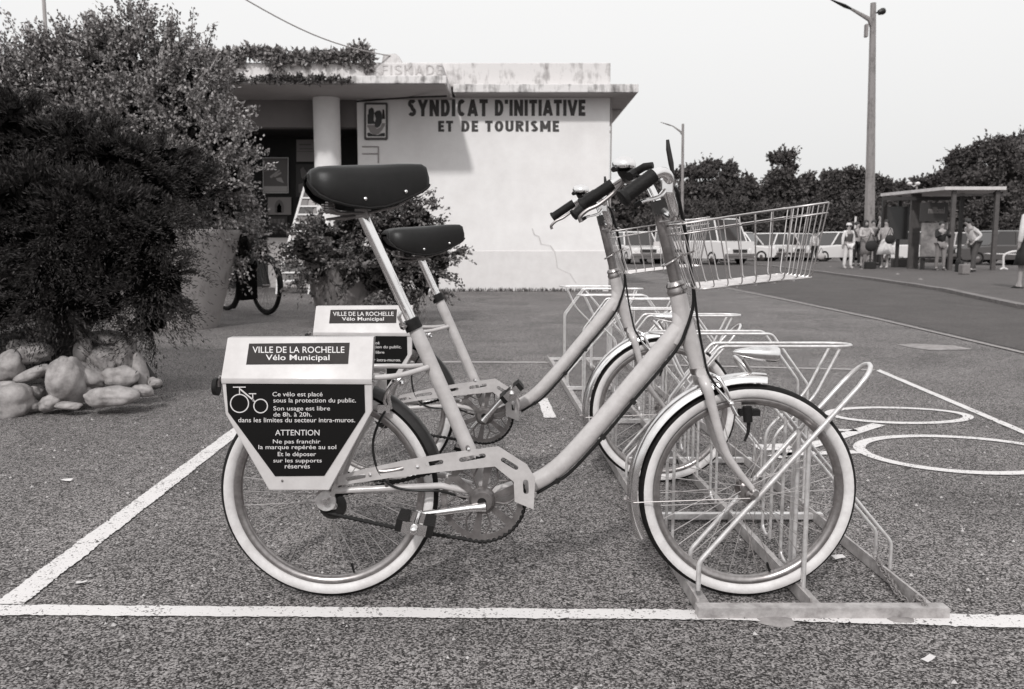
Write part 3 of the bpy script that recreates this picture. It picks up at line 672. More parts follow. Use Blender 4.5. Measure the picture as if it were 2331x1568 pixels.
    ms.tube([c_ + Vector((.019 * math.cos(t / 12 * 2 * math.pi), .019 * math.sin(t / 12 * 2 * math.pi), .012 * math.cos(t / 12 * 2 * math.pi))) for t in range(12)], .0028, 6, closed=True)
    for s in (-1, 1): ms.tube([P(1540, 588, .018 * s), P(1582, 570, .10 * s)], .0025, 6)
    ms.build('basket_bracket', M['chrome_wire'], root)
    for s in (-1, 1): MB().tube([P(1502, 505, .015 * s), P(1548, 500, .10 * s), P(1560, 509, .12 * s)], .0025, 6).build('basket_hook', M['chrome_wire'], root)
    # ---- lamp on the front mudguard
    lp = MB(); a = P(1667, 801, 0); b = P(1772, 808, 0); d = b - a; ln = d.length
    lp.lathe([(0, .001), (.006, .006), (.02, .0105), (ln * .45, .0165), (ln * .72, .0195), (ln * .93, .0205), (ln * .985, .018), (ln, .012)], a, d, 22); lo = lp.build('headlamp', M['guardchrome'], root)
    MB().lathe([(ln * .99, .0155), (ln * 1.01, .010), (ln * 1.02, .001)], a, d, 20).build('lens', M['glass'], lo)
    MB().tube([P(1690, 816), P(1706, 842), P(1708, 850)], .0045, 8).build('lamp_bracket', M['chrome_dull'], lo)
    # ---- front brake and dynamo
    br = MB()
    for s in (-1, 1):
        br.tube(smooth_path([P(1612, 850, .01 * s), P(1636, 862, .028 * s), P(1652, 888, .034 * s), P(1662, 915, .03 * s), P(1672, 940, .022 * s)], 4), .0048, 8)
        br.box(P(1676, 922, .028 * s), (.020, .010, .014))
    br.tube([P(1628, 880, -.034), P(1662, 918, -.036), P(1678, 946, -.036)], .0035, 8); br.ball(P(1664, 918, -.038), .007, 8)
    br.build('front_brake', M['chrome'], root)
    MB().box(P(1704, 938, -.02), (.048, .026, .014)).tube([P(1700, 925, -.03), P(1702, 960, -.03)], .011, 10).tube([P(1704, 962, -.03), P(1702, 985, -.03), P(1694, 1004, -.03)], [.005, .004, .003], 6).build('dynamo', M['rubber'], root)
    rb = MB()
    for s in (-1, 1): rb.tube(smooth_path([P(915, 858, .02 * s), P(893, 878, .030 * s), P(884, 905, .034 * s), P(890, 930, .030 * s)], 4), .0050, 8)
    rb.tube([P(903, 862, -.04), P(880, 890, -.045), P(874, 912, -.04), P(880, 930, -.03)], .004, 8); rb.ball(P(898, 868, -.04), .008, 8); rb.box(P(874, 930, -.03), (.03, .012, .02)); rb.ball(P(914, 872, -.04), .007, 8)
    rb.build('rear_brake', M['chrome'], root)
    # ---- pannier box with its sign plates
    body = empty('pannier_box', P(675, 960) - root.location); body.parent = root
    yb, yt = -.120, -.070
    TL, TR, BL, BR = P(518, 769, yt), P(850, 767, yt), P(503, 861, yb), P(846, 863, yb)
    def mir(p): return Vector((p.x, 2 * (Y1 + T.y) - p.y, p.z))
    lipL, lipR = BL + Vector((0, .001, -.012)), BR + Vector((0, .001, -.012))
    bk0, bk1 = Vector((TL.x, TL.y + .030, TL.z)), Vector((TR.x, TR.y + .030, TR.z))
    lid = MB(); ring_ = [lipL, BL, TL, bk0, Vector((BL.x + .01, bk0.y, lipL.z))]; ring2 = [lipR, BR, TR, bk1, Vector((BR.x - .01, bk1.y, lipR.z))]
    lid.add(ring_ + ring2, [(i, i + 1, i + 6, i + 5) for i in range(4)])
    ec = MB(); ec.add([q_ + Vector((-.004, 0, 0)) for q_ in ring2], [(0, 1, 2, 3, 4)]); ec.add([q_ + Vector((.004, 0, 0)) for q_ in ring_], [(4, 3, 2, 1, 0)]); ec.build('end_plate', M['dark'], body, smooth=False)
    lido = lid.build('lid', M['boxpaint'], body, angle=20)
    md = lido.modifiers.new('t', 'SOLIDIFY'); md.thickness = .0015; md.offset = -1; md = lido.modifiers.new('b', 'BEVEL'); md.width = .002; md.segments = 2; md.limit_method = 'ANGLE'
    pl0 = TL - T; nrm = (TR - TL).cross(BL - TL).normalized()
    if nrm.y > 0: nrm = -nrm
    def onlid(px, py, h=0.): return on_plane(px, py, TL - T, nrm) + nrm * h + T
    st = MB(); st.add([onlid(567, 782, .0006), onlid(796, 780, .0006), onlid(792, 828, .0006), onlid(560, 830, .0006)], [(0, 1, 2, 3)])
    sticker = st.build('label_sticker', M['labelgrey'], lido, smooth=False)
    t_ = MB()
    text(t_, 'VILLE DE LA ROCHELLE', (575, -803.5), (784, -789), lambda x, y, h: onlid(x, -y, .0011), .004)
    text(t_, 'Vélo Municipal', (605, -824), (750, -807.5), lambda x, y, h: onlid(x, -y, .0011), .008)
    t_.build('lettering', M['ink'], lido, smooth=False)
    yp = yb + .004
    for s in (1, -1):
        def Q(px, py, d=0.): 
            p = at(px, py, Y1 + yp - d)
            if s < 0: p.y = 2 * Y1 - p.y
            return p + T
        outl = [(505, 870), (846, 871), (847, 935), (749, 1116), (612, 1116), (513, 942)]
        pm = MB(); fr_ = [Q(*p) for p in outl]; bk_ = [Q(p[0], p[1], -.0) + Vector((0, .012 * s, 0)) for p in outl]; n = len(outl)
        pm.add(fr_ + bk_, [tuple(range(n)), tuple(range(2 * n - 1, n - 1, -1))] + [(i, (i + 1) % n, n + (i + 1) % n, n + i) for i in range(n)])
        po = pm.build('side_panel', M['boxpaint'], body, angle=20); md = po.modifiers.new('b', 'BEVEL'); md.width = .002; md.segments = 2; md.limit_method = 'ANGLE'
        ins = [(514, 873), (829, 871), (831, 938), (738, 1083), (626, 1084), (519, 938)]
        im = MB(); im.add([Q(p[0], p[1], .0012) for p in ins] + [Q(p[0], p[1], -.001) for p in ins], [tuple(range(6))] + [(i, (i + 1) % 6, 6 + (i + 1) % 6, 6 + i) for i in range(6)])
        im.build('notice_plate', M['panel'], po, smooth=False)
        # raised edge strips round the plate
        for (x, y) in ((828, 864), (642, 1094)): MB().ball(Q(x, y, .001), .003, 8).build('screw', M['grey'], po)
        if s > 0:
            tm = MB(); mf = lambda x, y, h: Q(x, -y, .0018)
            for (b_, x0, x1, y0, y1) in (('Ce vélo est placé', 620, 734, 905, 892), ('sous la protection du public.', 622, 810, 919, 906), ('Son usage est libre', 622, 751, 937, 924.5),
                                         ('de 8h. à 20h.', 622, 709, 948, 938), ('dans les limites du secteur intra-muros.', 542, 808, 961, 950.5), ('ATTENTION', 626, 727, 991, 978),
                                         ('Ne pas franchir', 621, 729, 1012, 1000), ('la marque repérée au sol', 588, 765, 1025, 1012.5), ('Et le déposer', 632, 719, 1041, 1028.5),
                                         ('sur les supports', 622, 732, 1055, 1043.5), ('réservés', 648, 705, 1066, 1056)):
                text(tm, b_, (x0, -y0), (x1, -y1), mf, .004)
            def rg(cx, cy, r, w_, n=32):
                vs = []; 
                for k in range(n):
                    t = 2 * math.pi * k / n; vs += [Q(cx + (r + w_) * math.cos(t), cy + (r + w_) * math.sin(t), .0018), Q(cx + (r - w_) * math.cos(t), cy + (r - w_) * math.sin(t), .0018)]
                tm.add(vs, [(2 * k, 2 * ((k + 1) % n), 2 * ((k + 1) % n) + 1, 2 * k + 1) for k in range(n)])
            def ln_(a, b, w_=1.1):
                d = (Vector(b) - Vector(a)).normalized(); q_ = Vector((-d.y, d.x)) * w_; a = Vector(a); b = Vector(b)
                tm.add([Q(*(p), .0018 + .0002) for p in (a + q_, b + q_, b - q_, a - q_)], [(0, 1, 2, 3)])
            rg(545, 918, 20.5, 1.2); rg(593, 924, 15.5, 1.2)
            ln_((530, 881), (559, 881)); ln_((545, 882), (545, 897)); ln_((546, 885), (578, 912), 1.6); ln_((566, 896), (583, 896)); ln_((575, 897), (575, 912)); ln_((575, 912), (581, 914))
            tm.build('lettering', M['ink'], po, smooth=False)
    MB().tube([P(497, 880, -.03), P(487, 880, -.03)], [.022, .020], 16).build('tail_lamp', M['rubber'], root)
    MB().tube([P(503, 856, -.03), P(496, 868, -.03), P(497, 880, -.03)], .005, 8).build('tail_lamp_bracket', M['chrome_dull'], root)
    # ---- chain guard
    gy = -.066
    out2 = [(770, 1083), (825, 1068), (918, 1048), (1004, 1033), (1134, 1016), (1199, 1057), (1218, 1088), (1214, 1159), (1171, 1141), (1169, 1096), (1126, 1061), (1004, 1073), (894, 1086), (768, 1105)]
    slots = [((1050, 1046), (1100, 1037), 4.5), ((1145, 1046), (1174, 1064), 4.5), ((1196, 1097), (1197, 1118), 5), ((974, 1056), (1004, 1051), 4.2), ((868, 1073), (914, 1066), 4.2), ((792, 1090), (828, 1083), 4)]
    holes = [[(p[0], -p[1]) for p in stadium(a, b, r * 1.25)][::-1] for a, b, r in slots]
    cg = plate([(x, -y) for x, y in out2], holes, lambda x, y: P(x, -y, gy), .004)
    cgo = cg.build('chain_guard', M['paint'], root, angle=25)
    for a_, b_ in ((P(1003, 1046, gy + .004), P(1010, 1042, 0)), (P(1064, 1018, -.03), P(1066, 1026, gy)), (P(1195, 1075, gy + .004), P(1200, 1085, -.02)), (P(880, 1085, gy + .003), P(880, 1108, -.052))):
        MB().tube([a_, b_], .0055, 8).build('guard_bracket', M['grey'], cgo)
    for (x, y) in ((842, 1080), (1066, 1022), (950, 1062)): MB().ball(P(x, y, gy - .003), .0045, 8).build('bolt', M['chrome'], cgo)
    # ---- chain set
    kc = P(1097, 1138, -.044); rr_ = .0985
    def disc(x, y): return kc + Vector((x, 0, y))
    outl = []
    for k in range(88):
        t = 2 * math.pi * k / 88; r = rr_ + (.003 if k % 2 else -.003); outl.append((r * math.cos(t), r * math.sin(t)))
    holes = []; na = 6
    for k in range(na):
        a0 = 2 * math.pi * k / na + .12 + .35; a1 = 2 * math.pi * (k + 1) / na - .12 + .35; h = []
        for j in range(9): t = a0 + (a1 - a0) * j / 8; h.append((.085 * math.cos(t), .085 * math.sin(t)))
        for j in range(5): t = a1 - .06 - (a1 - a0 - .12) * j / 4; h.append((.034 * math.cos(t), .034 * math.sin(t)))
        holes.append(h[::-1])
    cw = plate(outl, holes, disc, .0035)
    for k in range(na):
        a = 2 * math.pi * (k + .5) / na + .35; b1, b2 = a - .28, a + .28
        for b_ in (b1, b2): cw.tube([kc + Vector((.060 * math.cos(a), .0, .060 * math.sin(a))), kc + Vector((.088 * math.cos(b_), .0, .088 * math.sin(b_)))], .0022, 4)
        cw.tube([kc + Vector((.032 * math.cos(a), .0, .032 * math.sin(a))), kc + Vector((.060 * math.cos(a), 0, .060 * math.sin(a)))], .0026, 4)
    cw.build('chainring', M['grey'], root, angle=25)
    MB().lathe([(-.018, .001), (-.018, .024), (-.010, .030), (.004, .032), (.006, .001)], kc, ax, 24).build('crank_boss', M['grey'], root)
    MB().lathe([(-.0195, .001), (-.0195, .0105), (-.017, .011), (-.017, .001)], kc, ax, 16).build('dust_cap', M['rubber'], root)
    sc_ = P(757, 1150, -.040)
    MB().lathe([(-.003, .012)] + [(-.002, .030), (0, .034), (.002, .030), (.003, .012)], sc_, ax, 26).build('sprocket', M['dark'], root)
    up = [P(1085, 1046, -.042), P(920, 1092, -.042), P(762, 1128, -.042)]
    bot = [P(733, 1153, -.042), P(742, 1166, -.042), P(840, 1188, -.042), P(925, 1206, -.042), P(1010, 1219, -.042)]
    ring_pts = [kc + Vector((.103 * math.cos(R(a)), .002, .103 * math.sin(R(a)))) for a in range(-100, 99, 9)]
    ch = resample(up + [P(741, 1134, -.042)] + bot + ring_pts, .0063)
    MB().tube(ch, [.0062 if i % 2 else .0036 for i in range(len(ch))], 6, closed=True).build('chain', M['rubber'], root)
    # cranks and pedals
    ca = R(crank_deg)
    for s in (-1, 1):
        a = ca if s < 0 else ca + math.pi; dv = Vector((math.cos(a), 0, math.sin(a)))
        c0 = bb + Vector((0, s * .062, 0)); c1 = bb + dv * .150 + Vector((0, s * .082, 0))
        crm = MB().tube([c0 - dv * .008, c0 + dv * .03, c1, c1 + dv * .010], [.013, .0092, .0078, .009], 10)
        crm.ball(c1, .0125, 10); cro = crm.build('crank', M['chrome'], root)
        pc = c1 + Vector((0, s * .058, 0)); pa = R(-12 if s < 0 else 20) + (0 if crank_deg > 90 else .9); ux = Vector((math.cos(pa), 0, math.sin(pa))); uz = Vector((-math.sin(pa), 0, math.cos(pa)))
        rot = Matrix((ux, Vector((0, 1, 0)), uz)).transposed()
        pd = empty('pedal', pc - root.location); pd.parent = root
        MB().tube([c1, pc + Vector((0, s * .048, 0))], .0055, 10).ball(pc + Vector((0, s * .050, 0)), .0095, 10).box(pc + Vector((0, s * .042, 0)), (.056, .003, .026), rot).box(pc - Vector((0, s * .040, 0)), (.056, .003, .024), rot).build('pedal_axle', M['chrome'], pd)
        for q_ in (-1, 1):
            MB().box(pc + ux * .030 * q_, (.025, .080, .028), rot).build('pedal_block', M['rubber'], pd, smooth=False)
    return root

M['chrome_wire'] = mat('plated_wire', .48, .30, .85, noise=.15, nscale=40)
b1 = make_bike(Vector((0, 0, 0)), 0, 185, '', 'pale city bicycle nearest the camera with its saddle raised high on a long chrome post')
Y2d = .965
q1 = at(1097, 1138, Y1 - .05); best = None
for i in range(400):
    dY = .7 + i * .0015; q2 = at(1102, 945, Y1 - .05 + dY)
    if best is None or abs(q2.z - q1.z) < best[0]: best = (abs(q2.z - q1.z), dY, q2.x - q1.x)
BIKE_DY, BIKE_DX = best[1], best[2]
print('bike 2 offset', BIKE_DX, BIKE_DY)
b2 = make_bike(Vector((BIKE_DX, BIKE_DY, 0)), .13, 50, '', 'pale city bicycle standing behind the nearest one, its saddle set lower')

# ------------------------------------------------------------------ bicycle rack
rack = empty('bicycle_rack', gp(1875, 1404), 'galvanised steel rack of bent wheel loops with the two bicycles standing in it', 'bicycle rack')
RO = gp(1600, 1409); RV = Vector((-.0385, 1, 0)).normalized(); RWd = gp(2150, 1412).x - RO.x
def K(u, y, z): # rack frame: u across, y = world depth
    t = (y - RO.y) / RV.y; return Vector((RO.x + RV.x * t + u, y, z))
YF = RO.y + .012; YE = 6.35
MB().hexa([K(-.012, YF - .016, .0), K(RWd + .012, YF - .016, .0), K(RWd + .012, YF + .016, .0), K(-.012, YF + .016, .0), K(-.012, YF - .016, .028), K(RWd + .012, YF - .016, .028), K(RWd + .012, YF + .016, .028), K(-.012, YF + .016, .028)]).build('end_bar', M['galv_rail'], rack, smooth=False)
for u in (.012, RWd / 2, RWd - .012):
    m_ = MB()
    for (u0, u1, z0, z1) in ((u - .020, u - .015, .003, .036), (u - .015, u + .022, .003, .008)):
        m_.hexa([K(u0, YF + .017, z0), K(u1, YF + .017, z0), K(u1, YE, z0), K(u0, YE, z0), K(u0, YF + .017, z1), K(u1, YF + .017, z1), K(u1, YE, z1), K(u0, YE, z1)])
    m_.build('rail', M['galv_rail'], rack, smooth=False)
for y in (2.60, 3.30, 4.05, 5.0, 6.3):
    MB().hexa([K(.0, y - .012, .009), K(RWd, y - .012, .009), K(RWd, y + .012, .009), K(.0, y + .012, .009), K(.0, y - .012, .026), K(RWd, y - .012, .026), K(RWd, y + .012, .026), K(.0, y + .012, .026)]).build('cross_bar', M['galv'], rack, smooth=False)
def loop(kind, y, flip, hw=.042, r=.0045):
    def U(u, dy, z): return K(RWd - u if flip else u, y + dy, z)
    if kind == 'low': side = [(.012, .03), (.012, .100), (.385, .538)]
    else: side = [(.03, .03), (.03, .42), (.15, .583), (.475, .583)]
    a = [U(u, -hw, z) for u, z in side]; b = [U(u, hw, z) for u, z in side]
    d = (a[-1] - a[-2]).normalized(); turn = []
    for k in range(9):
        t = math.pi * k / 8; turn.append((a[-1] + b[-1]) / 2 + Vector((0, -hw * math.cos(t), 0)) + d * hw * 1.25 * math.sin(t))
    if y < Y1 + .05: r = .0060
    path = bend_path(a[:-1] + [a[-1] - d * .01], .014) + turn + bend_path([b[-1] - d * .01] + b[:-1][::-1], .014)
    MB().tube(path, r, 10).build('wheel_loop', M['galv'], rack)
    if kind == 'low': pst = [(.27, .03), (.27, .415)]
    else: pst = [(.31, .03), (.31, .33), (.42, .44), (.485, .575)]
    pp = MB()
    A = bend_path([U(u, -hw * .8, z) for u, z in pst], .03); B_ = bend_path([U(u, hw * .8, z) for u, z in pst], .03)
    pp.tube(A, r * .95, 10); pp.tube(B_, r * .95, 10)
    c0 = (A[0] + B_[0]) / 2; pp.tube([c0 + Vector((0, -hw * .8 * math.cos(math.pi * k / 8), .02 - .018 * math.sin(math.pi * k / 8))) for k in range(9)], r * .95, 10)
    pp.build('loop_post', M['galv'], rack)
per = BIKE_DY
for i in range(4):
    y0 = Y1 + per * i
    if y0 + .02 < YE: loop('low', y0, False)
    if i < 4: 
        for kind, dy, fl in (('low', .135, True), ('high', .34, False), ('high', .66, True)):
            if y0 + dy * per / .97 < YE: loop(kind, y0 + dy * per / .97, fl)
# the chain lying over the right rail
chn = empty('chain', K(RWd, 2.0, .03), 'rusty chain of small links lying over the front corner of the rack', 'chain')
pts = smooth_path([K(RWd - .03, 2.17, .045), K(RWd - .035, 2.12, .03), K(RWd - .042, 2.06, .022), K(RWd - .050, 2.01, .014), K(RWd - .046, 1.97, .010), K(RWd - .048, 1.945, .012), K(RWd - .044, 1.932, .036), K(RWd - .040, 1.912, .036), K(RWd - .038, 1.893, .020), K(RWd - .042, 1.885, .006)], 6)
pts = resample(pts, .0135, closed=False); proto = None
for i, p in enumerate(pts[:-1]):
    p = Vector((p.x, p.y, max(p.z, .006))); d = (pts[i + 1] - p).normalized()
    if proto is None:
        mb = MB(); mb.tube([Vector((0.0100 * math.cos(t / 10 * 2 * math.pi), .0062 * math.sin(t / 10 * 2 * math.pi), 0)) for t in range(10)], .0019, 5, closed=True)
        proto = mb.build('link', mat('rusty_iron', .22, .7, .3, noise=.5, nscale=200), chn)
        proto.data.transform(Matrix.Translation(chn.location)); lk = proto
    else:
        lk = proto.copy(); C.objects.link(lk)
    rot = d.to_track_quat('X', 'Z') @ Vector((1, 0, 0)).rotation_difference(Vector((1, 0, 0)))
    lk.rotation_euler = (rot @ Matrix.Rotation(R(90 if i % 2 else 15), 3, 'X').to_quaternion()).to_euler(); lk.location = p - chn.location
# scraps of paper
def scrap(px, py, s, ang, label):
    g = gp(px, py); rr = random.Random(px); mb = MB(); n = 4
    vs = [g + Vector((s * x * math.cos(R(ang)) - s * .6 * y * math.sin(R(ang)), s * x * math.sin(R(ang)) + s * .6 * y * math.cos(R(ang)), .006 + rr.uniform(0, .006))) for x, y in ((-1, -1), (0, -1.1), (1, -.9), (1.1, .9), (0, 1), (-1, 1))]
    mb.add(vs, [(0, 1, 4, 5), (1, 2, 3, 4)]); o = mb.build('paper_scrap', M['paper'], base=g, smooth=False); tag(o, label, 'paper', 'scraps of litter on the asphalt')
scrap(1908, 1274, .017, 15, 'larger white paper scrap inside the rack beside the front wheel')
scrap(186, 1331, .012, 20, 'crumpled pale scrap in the left corner of the painted bay')
scrap(152, 1097, .018, 5, 'faint pale scrap on the asphalt in front of the stone heap')
scrap(2112, 1506, .014, 30, 'tiny white scrap on the asphalt at the lower right')

# ------------------------------------------------------------------ tourist office
YB = gY(663); YC = YB - 1.5; YE_ = YB - .50
def W(px, py, d=0.): return at(px, py, YB + d)
def zat(py, Y): return at(1165, py, Y).z
def xat(px, Y, py=556): return at(px, py, Y).x
office = empty('tourist_office', W(1100, 663), 'low white flat-roofed tourist office with painted lettering on its end wall', 'building')
def bx(name, x0, x1, y0, y1, z0, z1, m, parent, bevel=0.):
    mb = MB(); mb.hexa([Vector((x0, y0, z0)), Vector((x1, y0, z0)), Vector((x1, y1, z0)), Vector((x0, y1, z0)), Vector((x0, y0, z1)), Vector((x1, y0, z1)), Vector((x1, y1, z1)), Vector((x0, y1, z1))])
    o = mb.build(name, m, parent, smooth=False)
    if bevel:
        md = o.modifiers.new('b', 'BEVEL'); md.width = bevel; md.segments = 2
    return o
XR = xat(1384, YB); XL = xat(818, YB); zE = zat(210, YE_); zE2 = zat(191, YE_); zC = zat(190, YC); zC2 = zat(172, YC)
bx('wall', XL, XR, YB, YB + 6, 0, zE - .002, M['wall'], office, .01)
bx('plinth', XL + .012, XR + .012, YB - .012, YB + 6.01, 0, zat(571, YB), M['plinth'], office, .006)
bx('eave', xat(1022, YC) + .02, xat(1447, YE_), YE_, YB + 6.6, zE, zE2, M['fascia'], office, .01)
zP = zat(143, YB - .3)
bx('parapet', xat(1010, YB), xat(1384, YB - .3), YB - .3, YB + 6, zE2 - .01, zP, M['streak'], office, .012)
bx('canopy', xat(-420, YC), xat(1019, YC), YC, YB + 6, zC, zC2, M['fascia'], office, .012)
bx('canopy_parapet', xat(-420, YC), xat(1010, YC + .3), YC + .3, YB + 5, zC2 - .01, zat(142, YC + .3), M['streak'], office, .02)
mb = MB(); q = at(890, 143, YC + .32)
vs = []; pr = [(868, 146), (872, 124), (900, 122), (908, 128), (916, 146)]
for d in (0, .5): vs += [at(x, y, YC + .31) + Vector((0, d, 0)) for x, y in pr]
mb.add(vs, [(0, 1, 2, 3, 4), (9, 8, 7, 6, 5)] + [(i, (i + 1) % 5, 5 + (i + 1) % 5, 5 + i) for i in range(5)]); mb.build('roof_upstand', M['streak'], office, smooth=False)
# soffit boards under eave and canopy (thin, fixed under the slabs)
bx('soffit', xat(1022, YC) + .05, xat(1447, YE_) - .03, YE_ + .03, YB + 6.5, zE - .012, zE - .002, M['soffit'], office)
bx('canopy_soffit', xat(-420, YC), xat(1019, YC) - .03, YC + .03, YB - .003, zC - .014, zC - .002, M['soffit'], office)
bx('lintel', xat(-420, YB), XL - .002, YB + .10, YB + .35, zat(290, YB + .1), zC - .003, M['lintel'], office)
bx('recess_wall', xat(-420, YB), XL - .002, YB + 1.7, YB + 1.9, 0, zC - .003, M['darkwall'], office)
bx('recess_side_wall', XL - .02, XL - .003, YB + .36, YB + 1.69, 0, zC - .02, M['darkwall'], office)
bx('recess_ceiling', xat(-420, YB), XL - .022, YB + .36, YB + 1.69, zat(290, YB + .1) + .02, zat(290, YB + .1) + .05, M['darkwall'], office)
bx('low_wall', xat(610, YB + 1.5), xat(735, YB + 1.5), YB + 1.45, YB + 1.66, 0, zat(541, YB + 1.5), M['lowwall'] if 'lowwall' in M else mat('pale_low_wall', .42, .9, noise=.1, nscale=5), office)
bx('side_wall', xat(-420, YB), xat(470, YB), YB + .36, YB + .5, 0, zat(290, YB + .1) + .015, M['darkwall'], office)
col = MB(); cx = (xat(721, YB - .2) + xat(780, YB - .2)) / 2; cr = (xat(780, YB - .2) - xat(721, YB - .2)) / 2
col.lathe([(0, .001), (0, cr), (zC - .02, cr * 1.0), (zC - .02, .001)], (cx, YB - .2, 0), (0, 0, 1), 48); col.build('column', M['wall'], office)
pip = MB(); xp = XR + .03
pip.tube([Vector((xp, YB + .04, .1)), Vector((xp, YB + .04, zE - .05))], .013, 8)
for y in (300, 430, 575): pip.box(W(1386, y, .04), (.06, .05, .04))
pip.build('downpipe', M['soffit'], office)
bk = MB()
for yy in (1.3, 3.0): bk.add([Vector((XR, YB + yy, zE - .55)), Vector((XR, YB + yy, zE - .02)), Vector((XR + .38, YB + yy, zE - .02)), Vector((XR, YB + yy + .06, zE - .55)), Vector((XR, YB + yy + .06, zE - .02)), Vector((XR + .38, YB + yy + .06, zE - .02))], [(0, 1, 2), (5, 4, 3), (0, 2, 5, 3), (1, 4, 5, 2), (0, 3, 4, 1)])
tag(bk.build('eave_bracket', M['soffit'], office, smooth=False), kind='stuff')
wm = lambda x, y, h: Vector((W(x, -y).x, YB - .004 - h, W(x, -y).z))
for body, x0, x1, y0, y1, g_ in (("SYNDICAT", 928, 1110, 265, 226, .20), ("D'INITIATIVE", 1126, 1332, 264, 227, .15), ("ET", 997, 1031, 300, 275, .24), ("DE", 1050, 1088, 300, 275, .24), ("TOURISME", 1104, 1272, 300, 275, .24)):
    t_ = MB(); block_text(t_, body, x0, x1, -y0, -y1, wm, .235, g_)
    t_.build('lettering', M['inkdark'], office, smooth=False)
t_ = MB(); block_text(t_, 'FISKADE', 868, 1008, -170, -148, lambda x, y, h: Vector((at(x, -y, YC + .29).x, YC + .29 - h, at(x, -y, YC + .29).z)), .12, .3)
t_.build('faded_lettering', mat('faded_paint', .42, .9, noise=.3, nscale=12), office, smooth=False)
cr_ = [(1211, 520), (1216, 534), (1226, 538), (1231, 555), (1252, 559), (1262, 573), (1266, 592), (1268, 610), (1280, 616), (1297, 623), (1303, 633), (1311, 645)]
mb = MB(); vs = []
for (x, y) in cr_: vs += [W(x - 1.1, y, -.015), W(x + 1.1, y - .3, -.015)]
mb.add(vs, [(2 * i, 2 * i + 1, 2 * i + 3, 2 * i + 2) for i in range(len(cr_) - 1)]); mb.build('crack', mat('crack_line', .48, .9), office, smooth=False)
mb = MB()
for a, b in (((824, 334), (861, 334)), ((861, 334), (861, 371)), ((824, 350), (861, 350))): mb.tube([W(*a, -.01), W(*b, -.01)], .012, 4)
mb.build('wall_box_trim', M['soffit'], office, smooth=False)
mb = MB(); mb.tube([W(812, 231, -.10), W(870, 226, -.12), W(930, 222, -.3), at(1016, 219, YC + .4)], .018, 6); mb.build('eave_conduit', M['dark'], office)

# emblem sign on the wall
sg = empty('emblem_sign', W(857, 276), 'upright framed emblem board with a harbour badge fixed at the left of the wall lettering', 'sign')
def pl(name, pts, d, m, th=.01, holes=[]):
    return plate([(x, -y) for x, y in pts], holes, lambda x, y: Vector((W(x, -y).x, YB - d, W(x, -y).z)), th).build(name, m, sg, angle=25)
def rr_rect(x0, y0, x1, y1, r, n=4):
    o = []
    for cx_, cy_, a in ((x1 - r, y1 - r, 0), (x0 + r, y1 - r, 90), (x0 + r, y0 + r, 180), (x1 - r, y0 + r, 270)):
        for k in range(n + 1): t = R(a + 90 * k / n); o.append((cx_ + r * math.cos(t), cy_ + r * math.sin(t)))
    return o
pl('frame', rr_rect(829, 234, 882.5, 319, 4), .014, M['inkframe'] if 'inkframe' in M else mat('dark_frame', .06, .6), .02)
pl('board', rr_rect(834, 239, 878, 313.5, 2), .028, mat('sign_board', .62, .6, noise=.05, nscale=9), .008)
pl('tower', [(837, 283), (837, 262), (839, 260), (839, 251), (842, 248), (847, 245), (851, 249), (852, 256), (851, 275), (855, 280), (855, 283)], .034, M['dark'], .004)
pl('harbour_badge', [(852, 258), (858, 253), (865, 252), (869, 257), (870, 268), (869, 280), (865, 288), (859, 292), (854, 289), (853, 281), (856, 271)], .036, M['dark'], .004)
pl('mast', [(871, 250), (873, 249), (875, 252), (877, 271), (870, 272)], .034, M['labelgrey'], .004)
pl('quay', [(836, 285), (853, 285), (858, 294), (866, 290), (870, 281), (877, 281), (876, 287), (870, 297), (862, 306), (852, 308), (843, 302), (839, 292), (836, 289)], .033, mat('sign_grey', .22, .6), .003)
pl('ground_strip', [(836, 305), (840, 302), (848, 306), (860, 308), (868, 304), (876, 303), (877, 309), (875, 311), (838, 311)], .038, M['dark'], .004)

# posters in the dark porch
def poster(x0, y0, x1, y1, d, label, fm, bgm, shapes):
    r_ = empty('poster', W((x0 + x1) / 2, y1, d), label, 'poster', 'posters in the dark porch of the tourist office')
    def pq(x, y, dd=0.): p = W(x, y, d); return Vector((p.x, YB + d - dd, p.z))
    def face(name, pts, dd, m):
        n = len(pts); MB().add([pq(x, y, dd) for x, y in pts] + [pq(x, y, dd - .006) for x, y in pts], [tuple(range(n))] + [(i, (i + 1) % n, n + (i + 1) % n, n + i) for i in range(n)]).build(name, m, r_, smooth=False)
    if fm: face('frame', [(x0 - 1.6, y0 - 1.6), (x1 + 1.6, y0 - 1.6), (x1 + 1.6, y1 + 1.6), (x0 - 1.6, y1 + 1.6)], .01, fm)
    face('sheet', [(x0, y0), (x1, y0), (x1, y1), (x0, y1)], .018, bgm)
    for pts, m in shapes: face('print', pts, .024, m)
pg1 = mat('poster_grey', .12, .6); pg2 = mat('poster_light', .40, .6); pg3 = mat('poster_white', .7, .6); pg4 = mat('poster_dark', .03, .6)
poster(600, 360, 655, 438, 1.66, 'framed poster with pale slanting figures in the porch beside the bush', pg3, pg1, [([(601, 424), (654, 424), (654, 437), (601, 437)], pg2), ([(618, 372), (623, 368), (626, 378), (622, 386)], pg2), ([(614, 402), (636, 386), (638, 389), (618, 406)], pg2), ([(622, 400), (640, 391), (641, 395), (626, 404)], pg2), ([(628, 406), (640, 404), (647, 417), (632, 412)], pg2)])
poster(675, 318, 717, 368, 1.66, 'pale grey notice sheet near the column, highest of the porch posters', None, mat('notice_grey', .24, .7), [([(682, 328), (708, 328), (708, 331), (682, 331)], pg1), ([(682, 338), (712, 338), (712, 340), (682, 340)], pg1), ([(676, 344), (716, 344), (716, 345.5), (676, 345.5)], pg1)])
